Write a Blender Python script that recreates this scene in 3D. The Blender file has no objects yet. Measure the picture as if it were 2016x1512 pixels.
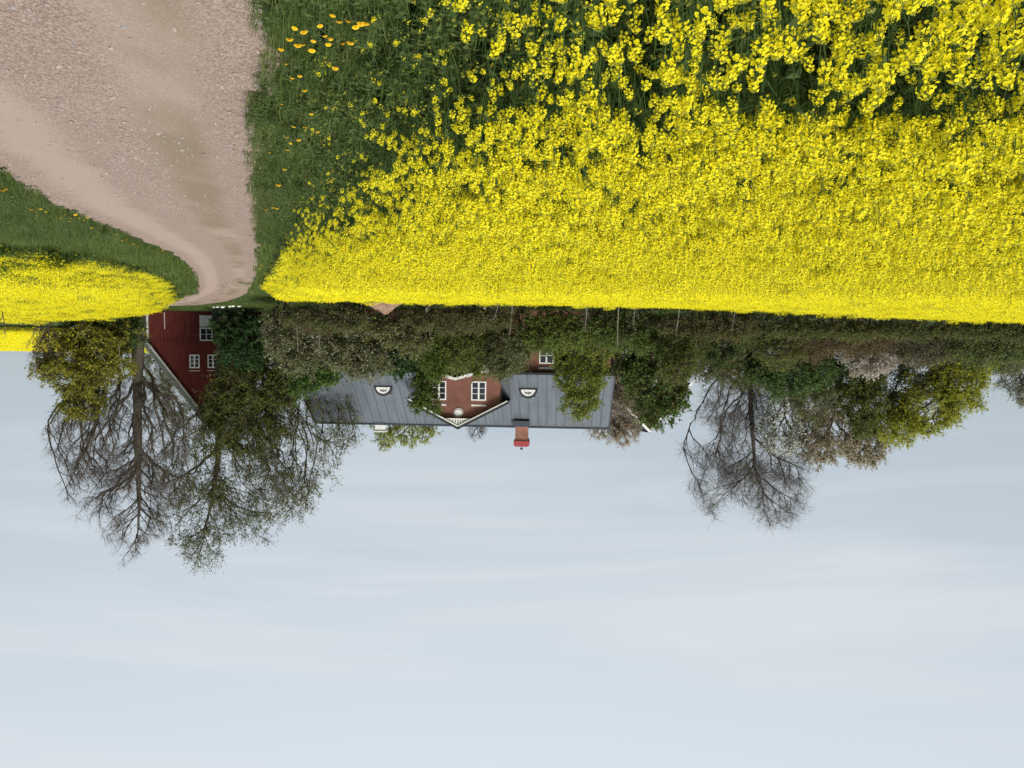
import bpy, math, random
import numpy as np

# ------------------------------------------------------------------ camera, sky, sun, exposure
scene = bpy.context.scene
COL = scene.collection
EYE = 1.65
PITCH = math.atan(106 / 1514.0)
ROLL = math.pi - math.radians(0.7)          # the photographer held the phone upside down

from mathutils import Matrix, Vector
cam_data = bpy.data.cameras.new('camera')
cam_data.sensor_width = 36.0
cam_data.lens = 1514.0 / 2016.0 * 36.0
cam_data.clip_start = 0.05
cam_data.clip_end = 6000.0
cam = bpy.data.objects.new('camera', cam_data)
COL.objects.link(cam)
cam.matrix_world = (Matrix.Translation((0, 0, EYE)) @ Matrix.Rotation(math.pi / 2 + PITCH, 4, 'X')
                    @ Matrix.Rotation(-ROLL, 4, 'Z'))
scene.camera = cam

SUN_EL, SUN_AZ = math.radians(48), math.radians(215)   # azimuth from +Y (view) clockwise: behind, a little left
world = bpy.data.worlds.new('World')
scene.world = world
world.use_nodes = True
wn, wl = world.node_tree.nodes, world.node_tree.links
wn.clear()


def N(nodes, kind, **kw):
    n = nodes.new(kind)
    for k, v in kw.items():
        if k.startswith('i_'):
            n.inputs[k[2:].replace('_', ' ')].default_value = v
        else:
            setattr(n, k, v)
    return n


def build_world():
    out = N(wn, 'ShaderNodeOutputWorld')
    bg = N(wn, 'ShaderNodeBackground'); bg.inputs['Strength'].default_value = 0.1
    sky = N(wn, 'ShaderNodeTexSky', sky_type='NISHITA', sun_disc=False)
    sky.sun_elevation = SUN_EL; sky.sun_rotation = SUN_AZ
    sky.air_density = 1.0; sky.dust_density = 2.0
    tc = N(wn, 'ShaderNodeTexCoord')
    sep = N(wn, 'ShaderNodeSeparateXYZ'); wl.new(tc.outputs['Generated'], sep.inputs[0])
    up = N(wn, 'ShaderNodeMath', operation='MAXIMUM'); wl.new(sep.outputs['Z'], up.inputs[0]); up.inputs[1].default_value = 0.0
    # overcast luminance grows towards the zenith
    grad = N(wn, 'ShaderNodeMixRGB'); grad.inputs[1].default_value = (3.85, 4.45, 4.95, 1); grad.inputs[2].default_value = (9.1, 9.75, 10.3, 1)
    wl.new(up.outputs[0], grad.inputs[0])
    # cloud sheet seen in perspective
    den = N(wn, 'ShaderNodeMath', operation='ADD'); wl.new(up.outputs[0], den.inputs[0]); den.inputs[1].default_value = 0.10
    dx = N(wn, 'ShaderNodeMath', operation='DIVIDE'); wl.new(sep.outputs['X'], dx.inputs[0]); wl.new(den.outputs[0], dx.inputs[1])
    dy = N(wn, 'ShaderNodeMath', operation='DIVIDE'); wl.new(sep.outputs['Y'], dy.inputs[0]); wl.new(den.outputs[0], dy.inputs[1])
    comb = N(wn, 'ShaderNodeCombineXYZ'); wl.new(dx.outputs[0], comb.inputs[0]); wl.new(dy.outputs[0], comb.inputs[1])
    mp = N(wn, 'ShaderNodeMapping'); mp.inputs['Scale'].default_value = (0.42, 1.5, 1); mp.inputs['Location'].default_value = (2.7, 1.9, 0.4)
    mp.inputs['Rotation'].default_value = (0, 0, 0.05)
    wl.new(comb.outputs[0], mp.inputs[0])
    n1 = N(wn, 'ShaderNodeTexNoise'); n1.inputs['Scale'].default_value = 1.0; n1.inputs['Detail'].default_value = 7; n1.inputs['Roughness'].default_value = 0.55; n1.inputs['Distortion'].default_value = 0.4
    wl.new(mp.outputs[0], n1.inputs['Vector'])
    r1 = N(wn, 'ShaderNodeValToRGB'); r1.color_ramp.elements[0].position = 0.44; r1.color_ramp.elements[1].position = 0.68
    wl.new(n1.outputs['Fac'], r1.inputs[0])
    cl = N(wn, 'ShaderNodeMixRGB'); cl.inputs[2].default_value = (7.5, 7.55, 7.5, 1)
    wl.new(grad.outputs[0], cl.inputs[1])
    fac = N(wn, 'ShaderNodeMath', operation='MULTIPLY'); wl.new(r1.outputs[0], fac.inputs[0]); fac.inputs[1].default_value = 0.55
    el = N(wn, 'ShaderNodeMapRange', interpolation_type='SMOOTHSTEP'); el.inputs[1].default_value = 0.06; el.inputs[2].default_value = 0.34; el.inputs[3].default_value = 0.12; el.inputs[4].default_value = 1.0
    wl.new(up.outputs[0], el.inputs[0])
    f2 = N(wn, 'ShaderNodeMath', operation='MULTIPLY'); wl.new(fac.outputs[0], f2.inputs[0]); wl.new(el.outputs[0], f2.inputs[1])
    wl.new(f2.outputs[0], cl.inputs[0])
    mx = N(wn, 'ShaderNodeMixRGB'); mx.inputs[0].default_value = 0.9
    wl.new(sky.outputs[0], mx.inputs[1]); wl.new(cl.outputs[0], mx.inputs[2])
    wl.new(mx.outputs[0], bg.inputs['Color']); wl.new(bg.outputs[0], out.inputs['Surface'])


build_world()
sun_data = bpy.data.lights.new('sun', 'SUN')
sun_data.energy = 3.5; sun_data.angle = math.radians(20); sun_data.color = (1.0, 0.95, 0.88)
sun = bpy.data.objects.new('sun', sun_data); COL.objects.link(sun)
_sd = Vector((math.sin(SUN_AZ) * math.cos(SUN_EL), math.cos(SUN_AZ) * math.cos(SUN_EL), math.sin(SUN_EL)))
sun.rotation_euler = _sd.to_track_quat('Z', 'Y').to_euler()
sun.location = _sd * 50

scene.view_settings.view_transform = 'Standard'
scene.view_settings.look = 'None'
scene.view_settings.exposure = 0.22
scene.view_settings.gamma = 1.0
scene.view_settings.use_curve_mapping = False
scene.render.engine = 'CYCLES'
scene.cycles.max_bounces = 6
scene.cycles.diffuse_bounces = 3
scene.cycles.transparent_max_bounces = 4
scene.cycles.use_adaptive_sampling = True
scene.cycles.adaptive_threshold = 0.02
scene.cycles.use_denoising = True

rng = np.random.default_rng(7)
random.seed(7)

# ------------------------------------------------------------------ terrain function and view geometry
ZY = [-50, 0, 6, 12, 20, 28, 36, 42, 47, 52, 57, 64, 100, 150, 400]
ZC = [0, 0, 0, -.2, -.5, -.7, -.85, -.88, -.6, -.2, .15, .38, .6, 1, 1]


def ss(a, b, x):
    t = np.clip((np.asarray(x, float) - a) / (b - a), 0, 1)
    return t * t * (3 - 2 * t)


def ground(X, Y):
    X = np.asarray(X, float); Y = np.asarray(Y, float)
    z = sum(np.interp(Y + d, ZY, ZC) for d in (-3, -1.5, 0, 1.5, 3)) / 5
    w = ss(12, 40, Y) * (1 - ss(44, 60, Y))
    z = z + w * (.7 * ss(4, 28, -X) + 1.1 * ss(15, 34, X))
    z = z + 5.6 * ss(85, 185, Y) * ss(5, 45, X)
    return z


def gz(x, y):
    return float(ground(x, y))


_cm = np.array(cam.matrix_world)[:3, :3]
CAMP = np.array([0, 0, EYE])


def ray(x, y):
    return _cm @ np.array([(x - 1008) / 1514.0, -(y - 756) / 1514.0, -1.0])


def at(x, y, Y):
    d = ray(x, y)
    return CAMP + d * (Y / d[1])


def on_ground(x, y, off=0.0):
    d = ray(x, y); d = d / d[1]
    Ys = np.arange(.6, 300, .04)
    P = CAMP + Ys[:, None] * d
    k = np.argmax(P[:, 2] < ground(P[:, 0], P[:, 1]) + off)
    return P[k]


# ------------------------------------------------------------------ materials
MATS = {}


def new_mat(name):
    m = bpy.data.materials.new(name)
    m.use_nodes = True
    MATS[name] = m
    nt = m.node_tree
    return m, nt.nodes, nt.links, nt.nodes['Principled BSDF'], nt.nodes['Material Output']


def noisy(name, c1, c2, scale=4.0, rough=0.8, bump=0.0, bscale=None, detail=6, lo=.35, hi=.65, spec=0.3, metal=0.0, stretch=None):
    m, n, l, b, o = new_mat(name)
    tc = N(n, 'ShaderNodeTexCoord')
    src = tc.outputs['Object']
    if stretch:
        mp = N(n, 'ShaderNodeMapping'); mp.inputs['Scale'].default_value = stretch
        l.new(src, mp.inputs[0]); src = mp.outputs[0]
    t = N(n, 'ShaderNodeTexNoise'); t.inputs['Scale'].default_value = scale; t.inputs['Detail'].default_value = detail
    l.new(src, t.inputs['Vector'])
    r = N(n, 'ShaderNodeValToRGB')
    r.color_ramp.elements[0].position = lo; r.color_ramp.elements[1].position = hi
    r.color_ramp.elements[0].color = (*c1, 1); r.color_ramp.elements[1].color = (*c2, 1)
    l.new(t.outputs['Fac'], r.inputs[0]); l.new(r.outputs[0], b.inputs['Base Color'])
    b.inputs['Roughness'].default_value = rough
    b.inputs['Specular IOR Level'].default_value = spec
    b.inputs['Metallic'].default_value = metal
    if bump:
        t2 = N(n, 'ShaderNodeTexNoise'); t2.inputs['Scale'].default_value = bscale or scale * 3; t2.inputs['Detail'].default_value = 5
        l.new(src, t2.inputs['Vector'])
        bp = N(n, 'ShaderNodeBump'); bp.inputs['Strength'].default_value = bump; bp.inputs['Distance'].default_value = .02
        l.new(t2.outputs['Fac'], bp.inputs['Height']); l.new(bp.outputs[0], b.inputs['Normal'])
    return m


def leafy(name, cols, trans=0.3, rough=0.6, spec=0.25, gain=1.0):
    cols = [tuple(min(.96, x * gain) for x in c) for c in cols]
    """small blades, leaves or petals: every island takes its own tone from a ramp"""
    m, n, l, b, o = new_mat(name)
    g = N(n, 'ShaderNodeNewGeometry'); oi = N(n, 'ShaderNodeObjectInfo')
    a = N(n, 'ShaderNodeMath', operation='MULTIPLY_ADD'); a.inputs[1].default_value = .7
    l.new(g.outputs['Random Per Island'], a.inputs[0])
    a2 = N(n, 'ShaderNodeMath', operation='MULTIPLY'); a2.inputs[1].default_value = .3
    l.new(oi.outputs['Random'], a2.inputs[0]); l.new(a2.outputs[0], a.inputs[2])
    r = N(n, 'ShaderNodeValToRGB')
    els = r.color_ramp.elements
    while len(els) < len(cols):
        els.new(.5)
    for i, c in enumerate(cols):
        els[i].position = i / (len(cols) - 1); els[i].color = (*c, 1)
    l.new(a.outputs[0], r.inputs[0]); l.new(r.outputs[0], b.inputs['Base Color'])
    b.inputs['Roughness'].default_value = rough; b.inputs['Specular IOR Level'].default_value = spec
    if trans:
        tr = N(n, 'ShaderNodeBsdfTranslucent'); l.new(r.outputs[0], tr.inputs['Color'])
        mx = N(n, 'ShaderNodeMixShader'); mx.inputs[0].default_value = trans
        l.new(b.outputs[0], mx.inputs[1]); l.new(tr.outputs[0], mx.inputs[2]); l.new(mx.outputs[0], o.inputs['Surface'])
    return m


def plain(name, c, rough=.6, metal=0.0, spec=.4, var=.12, scale=6):
    return noisy(name, tuple(x * (1 - var) for x in c), tuple(min(1, x * (1 + var)) for x in c), scale=scale, rough=rough, metal=metal, spec=spec)


def brick_mat(name, c1, c2, mortar, sx=4.0, sy=13.0):
    m, n, l, b, o = new_mat(name)
    tc = N(n, 'ShaderNodeTexCoord'); sp = N(n, 'ShaderNodeSeparateXYZ'); l.new(tc.outputs['Object'], sp.inputs[0])
    ad = N(n, 'ShaderNodeMath', operation='ADD'); l.new(sp.outputs['X'], ad.inputs[0]); l.new(sp.outputs['Y'], ad.inputs[1])
    cb = N(n, 'ShaderNodeCombineXYZ'); l.new(ad.outputs[0], cb.inputs[0]); l.new(sp.outputs['Z'], cb.inputs[1])
    bt = N(n, 'ShaderNodeTexBrick'); l.new(cb.outputs[0], bt.inputs['Vector'])
    bt.inputs['Color1'].default_value = (*c1, 1); bt.inputs['Color2'].default_value = (*c2, 1); bt.inputs['Mortar'].default_value = (*mortar, 1)
    bt.inputs['Scale'].default_value = 1.0; bt.inputs['Mortar Size'].default_value = .008
    bt.inputs['Brick Width'].default_value = .25; bt.inputs['Row Height'].default_value = .075
    nz = N(n, 'ShaderNodeTexNoise'); nz.inputs['Scale'].default_value = 1.3; nz.inputs['Detail'].default_value = 5
    l.new(tc.outputs['Object'], nz.inputs['Vector'])
    mr = N(n, 'ShaderNodeMapRange'); mr.inputs[1].default_value = .3; mr.inputs[2].default_value = .7; mr.inputs[3].default_value = .75; mr.inputs[4].default_value = 1.2
    l.new(nz.outputs['Fac'], mr.inputs[0])
    mu = N(n, 'ShaderNodeMixRGB', blend_type='MULTIPLY'); mu.inputs[0].default_value = 1
    l.new(bt.outputs['Color'], mu.inputs[1]); l.new(mr.outputs[0], mu.inputs[2]); l.new(mu.outputs[0], b.inputs['Base Color'])
    bp = N(n, 'ShaderNodeBump'); bp.inputs['Strength'].default_value = .5; bp.inputs['Distance'].default_value = .01
    iv = N(n, 'ShaderNodeMath', operation='SUBTRACT'); iv.inputs[0].default_value = 1; l.new(bt.outputs['Fac'], iv.inputs[1])
    l.new(iv.outputs[0], bp.inputs['Height']); l.new(bp.outputs[0], b.inputs['Normal'])
    b.inputs['Roughness'].default_value = .9
    return m


M_SOIL = noisy('soil_and_moss', (.032, .045, .014), (.05, .075, .022), scale=.9, rough=1, bump=.6, bscale=9, spec=.1)
M_FARGREEN = M_SOIL
M_GRASS = leafy('grass_blades', [(.034, .066, .013), (.055, .095, .018), (.08, .125, .026), (.115, .15, .038), (.19, .19, .075)], .38, gain=1.3)
M_SPRIG = leafy('sprig_leaf', [(.04, .075, .016), (.065, .105, .022), (.11, .14, .035), (.17, .18, .05)], .35)
M_DRYGRASS = leafy('dry_grass', [(.2, .15, .07), (.28, .22, .12), (.16, .14, .06)], .3)
M_STEM = leafy('rape_stem', [(.05, .10, .028), (.08, .14, .035), (.13, .19, .055)], .2)
M_RLEAF = leafy('rape_leaf', [(.038, .068, .017), (.058, .093, .023), (.092, .128, .036)], .35)
M_BUD = leafy('rape_bud', [(.26, .30, .05), (.36, .38, .06), (.5, .48, .06)], .3)
M_PETAL = leafy('rape_petal', [(.8, .67, .008), (.91, .8, .012), (.95, .87, .02), (.97, .91, .04)], .42, rough=.5, spec=.2)
M_DANDELION = leafy('dandelion_petal', [(.85, .5, .008), (.9, .6, .012), (.93, .68, .02)], .25)
M_WHITE = plain('white_paint', (.78, .77, .73), .5)
M_OFFWHITE = plain('weathered_white', (.62, .61, .56), .7)
M_GREYWHITE = plain('greyed_white', (.4, .4, .36), .8)
M_BRICK = brick_mat('red_brick', (.23, .08, .05), (.18, .062, .042), (.2, .13, .1))
M_CHIM = brick_mat('chimney_brick', (.36, .13, .075), (.26, .085, .05), (.33, .25, .2))
M_ROOF = noisy('dark_sheet_roof', (.088, .102, .116), (.104, .118, .133), scale=.7, rough=.42, spec=.5, bump=.05, bscale=2, metal=.15)
_nt = M_ROOF.node_tree
_tc = N(_nt.nodes, 'ShaderNodeTexCoord'); _mp = N(_nt.nodes, 'ShaderNodeMapping'); _mp.inputs['Scale'].default_value = (5, .35, .35); _nt.links.new(_tc.outputs['Object'], _mp.inputs[0])
_nz = N(_nt.nodes, 'ShaderNodeTexNoise'); _nz.inputs['Scale'].default_value = 1.0; _nz.inputs['Detail'].default_value = 6; _nt.links.new(_mp.outputs[0], _nz.inputs['Vector'])
_mr = N(_nt.nodes, 'ShaderNodeMapRange'); _mr.inputs[1].default_value = .3; _mr.inputs[2].default_value = .7; _mr.inputs[3].default_value = .82; _mr.inputs[4].default_value = 1.15; _nt.links.new(_nz.outputs['Fac'], _mr.inputs[0])
_mu = N(_nt.nodes, 'ShaderNodeMixRGB', blend_type='MULTIPLY'); _mu.inputs[0].default_value = 1
_b = _nt.nodes['Principled BSDF']; _src = _b.inputs['Base Color'].links[0].from_socket
_nt.links.new(_src, _mu.inputs[1]); _nt.links.new(_mr.outputs[0], _mu.inputs[2]); _nt.links.new(_mu.outputs[0], _b.inputs['Base Color'])
M_SEAM = plain('roof_seam', (.06, .07, .085), .5)
M_DARK = plain('dark_trim', (.025, .028, .033), .5)
M_GLASS, _n, _l, _b, _o = new_mat('window_glass')
_b.inputs['Base Color'].default_value = (.02, .024, .03, 1); _b.inputs['Roughness'].default_value = .08; _b.inputs['Specular IOR Level'].default_value = .6
M_REDCAP = plain('red_metal_cap', (.36, .06, .06), .5)
M_FALU = noisy('falu_red_boards', (.1, .024, .02), (.145, .036, .029), scale=2.5, rough=.95, spec=.1, stretch=(3, 3, .4), bump=.2, bscale=8)
M_MOSSROOF = noisy('mossy_tile_roof', (.075, .085, .055), (.15, .155, .13), scale=3, rough=.95, bump=.5, bscale=12)
M_STONE = noisy('pale_stone', (.6, .6, .57), (.75, .75, .72), scale=9, rough=.9, bump=.3)
M_DSTONE = noisy('dark_stone', (.10, .08, .07), (.16, .13, .11), scale=20, rough=.9, bump=.3)
M_MOUND = noisy('bare_earth', (.17, .105, .07), (.27, .18, .125), scale=3, rough=1, bump=.6, bscale=14, spec=.1)
M_BARK = noisy('dark_bark', (.055, .048, .038), (.10, .085, .066), scale=6, rough=.95, bump=.6, bscale=18, spec=.15, stretch=(1, 1, .3))
M_TWIG = noisy('twig_bark', (.075, .065, .054), (.12, .10, .085), scale=1.5, rough=.95, spec=.15)
M_TWIGR = noisy('reddish_twig', (.11, .06, .045), (.15, .085, .062), scale=1.5, rough=.95, spec=.15)
M_BIRCHTW = noisy('birch_twig', (.12, .105, .092), (.175, .155, .135), scale=1.5, rough=.95, spec=.15)
M_PALEBARK = noisy('pale_bark', (.22, .19, .14), (.34, .31, .25), scale=8, rough=.9, spec=.2, stretch=(1, 1, .4))
M_CABINET = plain('green_cabinet', (.03, .07, .05), .5)
L_OLIVE = leafy('leaf_olive', [(.05, .06, .012), (.075, .085, .018), (.105, .11, .024), (.14, .14, .035)], .5, gain=2.15)
L_DKOLIVE = leafy('leaf_dark_olive', [(.04, .055, .014), (.065, .08, .02), (.095, .105, .03)], .5, gain=2.15)
L_YELLOW = leafy('leaf_yellow_green', [(.11, .105, .012), (.17, .16, .018), (.23, .21, .025), (.15, .16, .025)], .5, gain=2.15)
L_LIME = leafy('leaf_lime', [(.10, .13, .015), (.16, .18, .02), (.22, .23, .03), (.13, .16, .03)], .5, gain=2.15)
L_GREEN = leafy('leaf_fresh_green', [(.05, .085, .015), (.075, .115, .02), (.10, .14, .028)], .5, gain=2.15)
L_DKGREEN = leafy('leaf_dark_green', [(.018, .042, .012), (.03, .062, .018), (.045, .08, .024)], .5, gain=2.15)
L_GREY = leafy('leaf_grey_green', [(.09, .1, .052), (.12, .125, .075), (.17, .17, .11), (.24, .23, .16)], .5, gain=2.15)
L_PINKGREY = leafy('blossom_grey_pink', [(.15, .12, .085), (.22, .18, .135), (.30, .25, .19), (.13, .12, .06), (.36, .31, .25)], .5, gain=2.15)
L_WHITE = leafy('blossom_white', [(.6, .6, .5), (.8, .8, .74), (.7, .7, .62)], .4)
L_BROWN = leafy('leaf_brown', [(.10, .07, .04), (.14, .10, .055), (.10, .10, .04)], .5, gain=2.15)
L_RUST = leafy('leaf_rust', [(.10, .055, .035), (.13, .075, .045), (.09, .085, .04)], .5, gain=2.15)

# ------------------------------------------------------------------ object helpers


def link(o, parent=None):
    COL.objects.link(o)
    if parent is not None:
        o.parent = parent
    return o


def tag(o, label=None, cat=None, group=None, kind=None):
    if label: o['label'] = label
    if cat: o['category'] = cat
    if group: o['group'] = group
    if kind: o['kind'] = kind
    return o


def empty(name, loc, rz=0.0):
    o = bpy.data.objects.new(name, None)
    o.empty_display_size = .3
    o.location = loc; o.rotation_euler = (0, 0, rz)
    return link(o)


def np_mesh(name, V, Fs, mats, smooth=False, mat_idx=None):
    """V (n,3); Fs list of (m,k) integer arrays, in order"""
    me = bpy.data.meshes.new(name)
    V = np.ascontiguousarray(V, np.float32)
    Fs = [np.asarray(f, np.int32) for f in Fs if len(f)]
    nl = sum(f.size for f in Fs); nf = sum(len(f) for f in Fs)
    me.vertices.add(len(V)); me.vertices.foreach_set('co', V.ravel())
    me.loops.add(nl); me.polygons.add(nf)
    if nf:
        me.loops.foreach_set('vertex_index', np.concatenate([f.ravel() for f in Fs]))
        tot = np.concatenate([np.full(len(f), f.shape[1], np.int32) for f in Fs])
        start = np.concatenate([[0], np.cumsum(tot)[:-1]]).astype(np.int32)
        me.polygons.foreach_set('loop_start', start)
        try:
            me.polygons.foreach_set('loop_total', tot)
        except Exception:
            pass
        me.polygons.foreach_set('use_smooth', np.full(nf, smooth))
        if mat_idx is not None:
            me.polygons.foreach_set('material_index', np.asarray(mat_idx, np.int32))
    for m in (mats if isinstance(mats, (list, tuple)) else [mats]):
        me.materials.append(m)
    me.update(calc_edges=True)
    return me


class MB:
    """collects simple solids for one mesh"""
    def __init__(self):
        self.v = []; self.f = []; self.mi = []; self.cur = 0

    def add(self, vs, fs):
        k = len(self.v); self.v += [tuple(map(float, p)) for p in vs]
        for f in fs:
            self.f.append(tuple(i + k for i in f)); self.mi.append(self.cur)

    def box(self, x0, x1, y0, y1, z0, z1):
        self.add([(x0, y0, z0), (x1, y0, z0), (x1, y1, z0), (x0, y1, z0), (x0, y0, z1), (x1, y0, z1), (x1, y1, z1), (x0, y1, z1)],
                 [(0, 3, 2, 1), (4, 5, 6, 7), (0, 1, 5, 4), (1, 2, 6, 5), (2, 3, 7, 6), (3, 0, 4, 7)])

    def prism(self, poly, y0, y1):
        """poly: (x,z) outline counter-clockwise seen from -y, extruded along y"""
        n = len(poly)
        vs = [(x, y0, z) for x, z in poly] + [(x, y1, z) for x, z in poly]
        fs = [tuple(range(n)), tuple(range(2 * n - 1, n - 1, -1))]
        for i in range(n):
            j = (i + 1) % n
            fs.append((i, n + i, n + j, j))
        self.add(vs, fs)

    def bar(self, p0, p1, w, h, up=(0, 0, 1)):
        p0, p1 = Vector(p0), Vector(p1); d = (p1 - p0).normalized()
        s = d.cross(Vector(up)).normalized() * w / 2; u = s.cross(d).normalized() * h / 2
        q = [p0 - s - u, p0 + s - u, p0 + s + u, p0 - s + u, p1 - s - u, p1 + s - u, p1 + s + u, p1 - s + u]
        self.add(q, [(0, 3, 2, 1), (4, 5, 6, 7), (0, 1, 5, 4), (1, 2, 6, 5), (2, 3, 7, 6), (3, 0, 4, 7)])

    def hexa(self, q):
        self.add(q, [(0, 3, 2, 1), (4, 5, 6, 7), (0, 1, 5, 4), (1, 2, 6, 5), (2, 3, 7, 6), (3, 0, 4, 7)])

    def mesh(self, name, mats):
        me = bpy.data.meshes.new(name)
        me.from_pydata(self.v, [], self.f)
        for m in (mats if isinstance(mats, (list, tuple)) else [mats]):
            me.materials.append(m)
        if any(self.mi):
            me.polygons.foreach_set('material_index', self.mi)
        me.update()
        return me

    def build(self, name, mats, parent=None):
        return link(bpy.data.objects.new(name, self.mesh(name, mats)), parent)


# ------------------------------------------------------------------ ground sheet
def build_ground():
    xs = np.concatenate([-np.geomspace(60, 3000, 26)[::-1], np.arange(-58, 60, 1.0), np.geomspace(60, 3000, 30)])
    ys = np.concatenate([-np.geomspace(4, 600, 16)[::-1], np.arange(-3, 70, .8), np.arange(70, 200, 4.0), np.geomspace(201, 5000, 26)])
    X, Y = np.meshgrid(xs, ys)
    Z = ground(X, Y) + .0
    V = np.stack([X, Y, Z], -1).reshape(-1, 3)
    nx, ny = len(xs), len(ys)
    i = np.arange(nx * ny).reshape(ny, nx)
    F = np.stack([i[:-1, :-1], i[:-1, 1:], i[1:, 1:], i[1:, :-1]], -1).reshape(-1, 4)
    o = link(bpy.data.objects.new('ground', np_mesh('ground', V, [F], M_SOIL, True)))
    tag(o, kind='structure')


build_ground()

# ------------------------------------------------------------------ gravel road
RL = np.array([(-30, -10.2), (-12, -4.3), (-4, -1.5), (0, -.08), (2, .58), (4.05, 1.22), (4.8, 1.48), (5.9, 1.87), (7.75, 2.5), (11.65, 3.78), (15.8, 5.16), (23.95, 7.86), (32.8, 10.81), (42.4, 14.2), (47.0, 16.1)])
RR = np.array([(-30, -7.6), (-12, -1.5), (-4, 1.2), (0, 2.55), (4, 4.0), (8.75, 5.76), (11.65, 6.93), (15.6, 8.07), (20.15, 9.37), (23.3, 10.23), (29.85, 12.53), (39.3, 16.13), (43.0, 17.55), (47.25, 19.34)])


def road_edge_l(Y): return np.interp(Y, RL[:, 0], RL[:, 1])
def road_edge_r(Y): return np.interp(Y, RR[:, 0], RR[:, 1])


def make_road():
    m, n, l, b, o = new_mat('gravel')
    at_ = N(n, 'ShaderNodeAttribute', attribute_name='across'); tc = N(n, 'ShaderNodeTexCoord')
    def noise(scale, detail=5, st=None, rough=.55):
        t = N(n, 'ShaderNodeTexNoise'); t.inputs['Scale'].default_value = scale; t.inputs['Detail'].default_value = detail; t.inputs['Roughness'].default_value = rough
        s = tc.outputs['Object']
        if st:
            mp = N(n, 'ShaderNodeMapping'); mp.inputs['Scale'].default_value = st; mp.inputs['Rotation'].default_value = (0, 0, .32); l.new(s, mp.inputs[0]); s = mp.outputs[0]
        l.new(s, t.inputs['Vector']); return t.outputs['Fac']
    def ramp(src, p0, p1, c0=(0, 0, 0), c1=(1, 1, 1)):
        r = N(n, 'ShaderNodeValToRGB'); r.color_ramp.elements[0].position = p0; r.color_ramp.elements[1].position = p1
        r.color_ramp.elements[0].color = (*c0, 1); r.color_ramp.elements[1].color = (*c1, 1); l.new(src, r.inputs[0]); return r.outputs[0]
    def mix(f, a, c, mode='MIX'):
        x = N(n, 'ShaderNodeMixRGB', blend_type=mode)
        if isinstance(f, float): x.inputs[0].default_value = f
        else: l.new(f, x.inputs[0])
        for k, v in ((1, a), (2, c)):
            if isinstance(v, tuple): x.inputs[k].default_value = (*v, 1)
            else: l.new(v, x.inputs[k])
        return x.outputs[0]
    def band(centre, width):
        # 1 in the middle of a wheel track, 0 outside; the line wanders with noise
        s = N(n, 'ShaderNodeMath', operation='MULTIPLY_ADD'); l.new(noise(.7, 3), s.inputs[0]); s.inputs[1].default_value = .16; s.inputs[2].default_value = -.08 - centre
        a = N(n, 'ShaderNodeMath', operation='ADD'); l.new(at_.outputs['Fac'], a.inputs[0]); l.new(s.outputs[0], a.inputs[1])
        ab = N(n, 'ShaderNodeMath', operation='ABSOLUTE'); l.new(a.outputs[0], ab.inputs[0])
        mr = N(n, 'ShaderNodeMapRange', interpolation_type='SMOOTHSTEP'); mr.inputs[1].default_value = width; mr.inputs[2].default_value = width * .25; l.new(ab.outputs[0], mr.inputs[0])
        return mr.outputs[0]
    def mul(a, c):
        x = N(n, 'ShaderNodeMath', operation='MULTIPLY')
        for k, v in ((0, a), (1, c)):
            if isinstance(v, float): x.inputs[k].default_value = v
            else: l.new(v, x.inputs[k])
        return x.outputs[0]
    base = mix(noise(.8, 6), (.265, .2, .16), (.325, .25, .205))
    vor = N(n, 'ShaderNodeTexVoronoi'); vor.inputs['Scale'].default_value = 75; l.new(tc.outputs['Object'], vor.inputs['Vector'])
    vor2 = N(n, 'ShaderNodeTexVoronoi'); vor2.inputs['Scale'].default_value = 170; l.new(tc.outputs['Object'], vor2.inputs['Vector'])
    grit = ramp(vor.outputs['Color'], .05, .95, (.5, .47, .47), (1.22, 1.2, 1.2))
    grit2 = ramp(vor2.outputs['Color'], .0, 1.0, (.7, .7, .7), (1.25, 1.25, 1.25))
    track1 = band(.27, .15); track2 = band(.74, .17)
    smooth = N(n, 'ShaderNodeMath', operation='MAXIMUM'); l.new(track1, smooth.inputs[0]); l.new(track2, smooth.inputs[1])
    inv = N(n, 'ShaderNodeMath', operation='SUBTRACT'); inv.inputs[0].default_value = 1; l.new(mul(smooth.outputs[0], .75), inv.inputs[1])
    col = mix(inv.outputs[0], base, mix(1.0, base, grit, 'MULTIPLY'))
    col = mix(1.0, col, grit2, 'MULTIPLY')
    speck = mul(ramp(noise(38, 3, None, .7), .56, .66), .5)
    col = mix(mul(speck, inv.outputs[0]), col, (.15, .115, .095))
    col = mix(mul(ramp(noise(1.7, 5), .5, .7), .35), col, (.27, .215, .165))
    damp = mul(track1, ramp(noise(.55, 4, (1.0, .45, 1)), .40, .56))
    col = mix(mul(damp, .8), col, (.165, .127, .083))
    col = mix(mul(track2, .35), col, (.335, .257, .212))
    l.new(col, b.inputs['Base Color']); b.inputs['Roughness'].default_value = .95; b.inputs['Specular IOR Level'].default_value = .15
    bp = N(n, 'ShaderNodeBump'); bp.inputs['Strength'].default_value = .55; bp.inputs['Distance'].default_value = .006
    l.new(mul(vor.outputs['Distance'], inv.outputs[0]), bp.inputs['Height']); l.new(bp.outputs[0], b.inputs['Normal'])
    Ys = np.concatenate([np.arange(-30, 0, 1.0), np.arange(0, 48, .3)])
    A, B = [], []
    # straight reach, then the bend to the right in front of the barn
    for y in Ys[Ys < 46]:
        A.append((road_edge_l(y), y)); B.append((road_edge_r(y), y))
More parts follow.
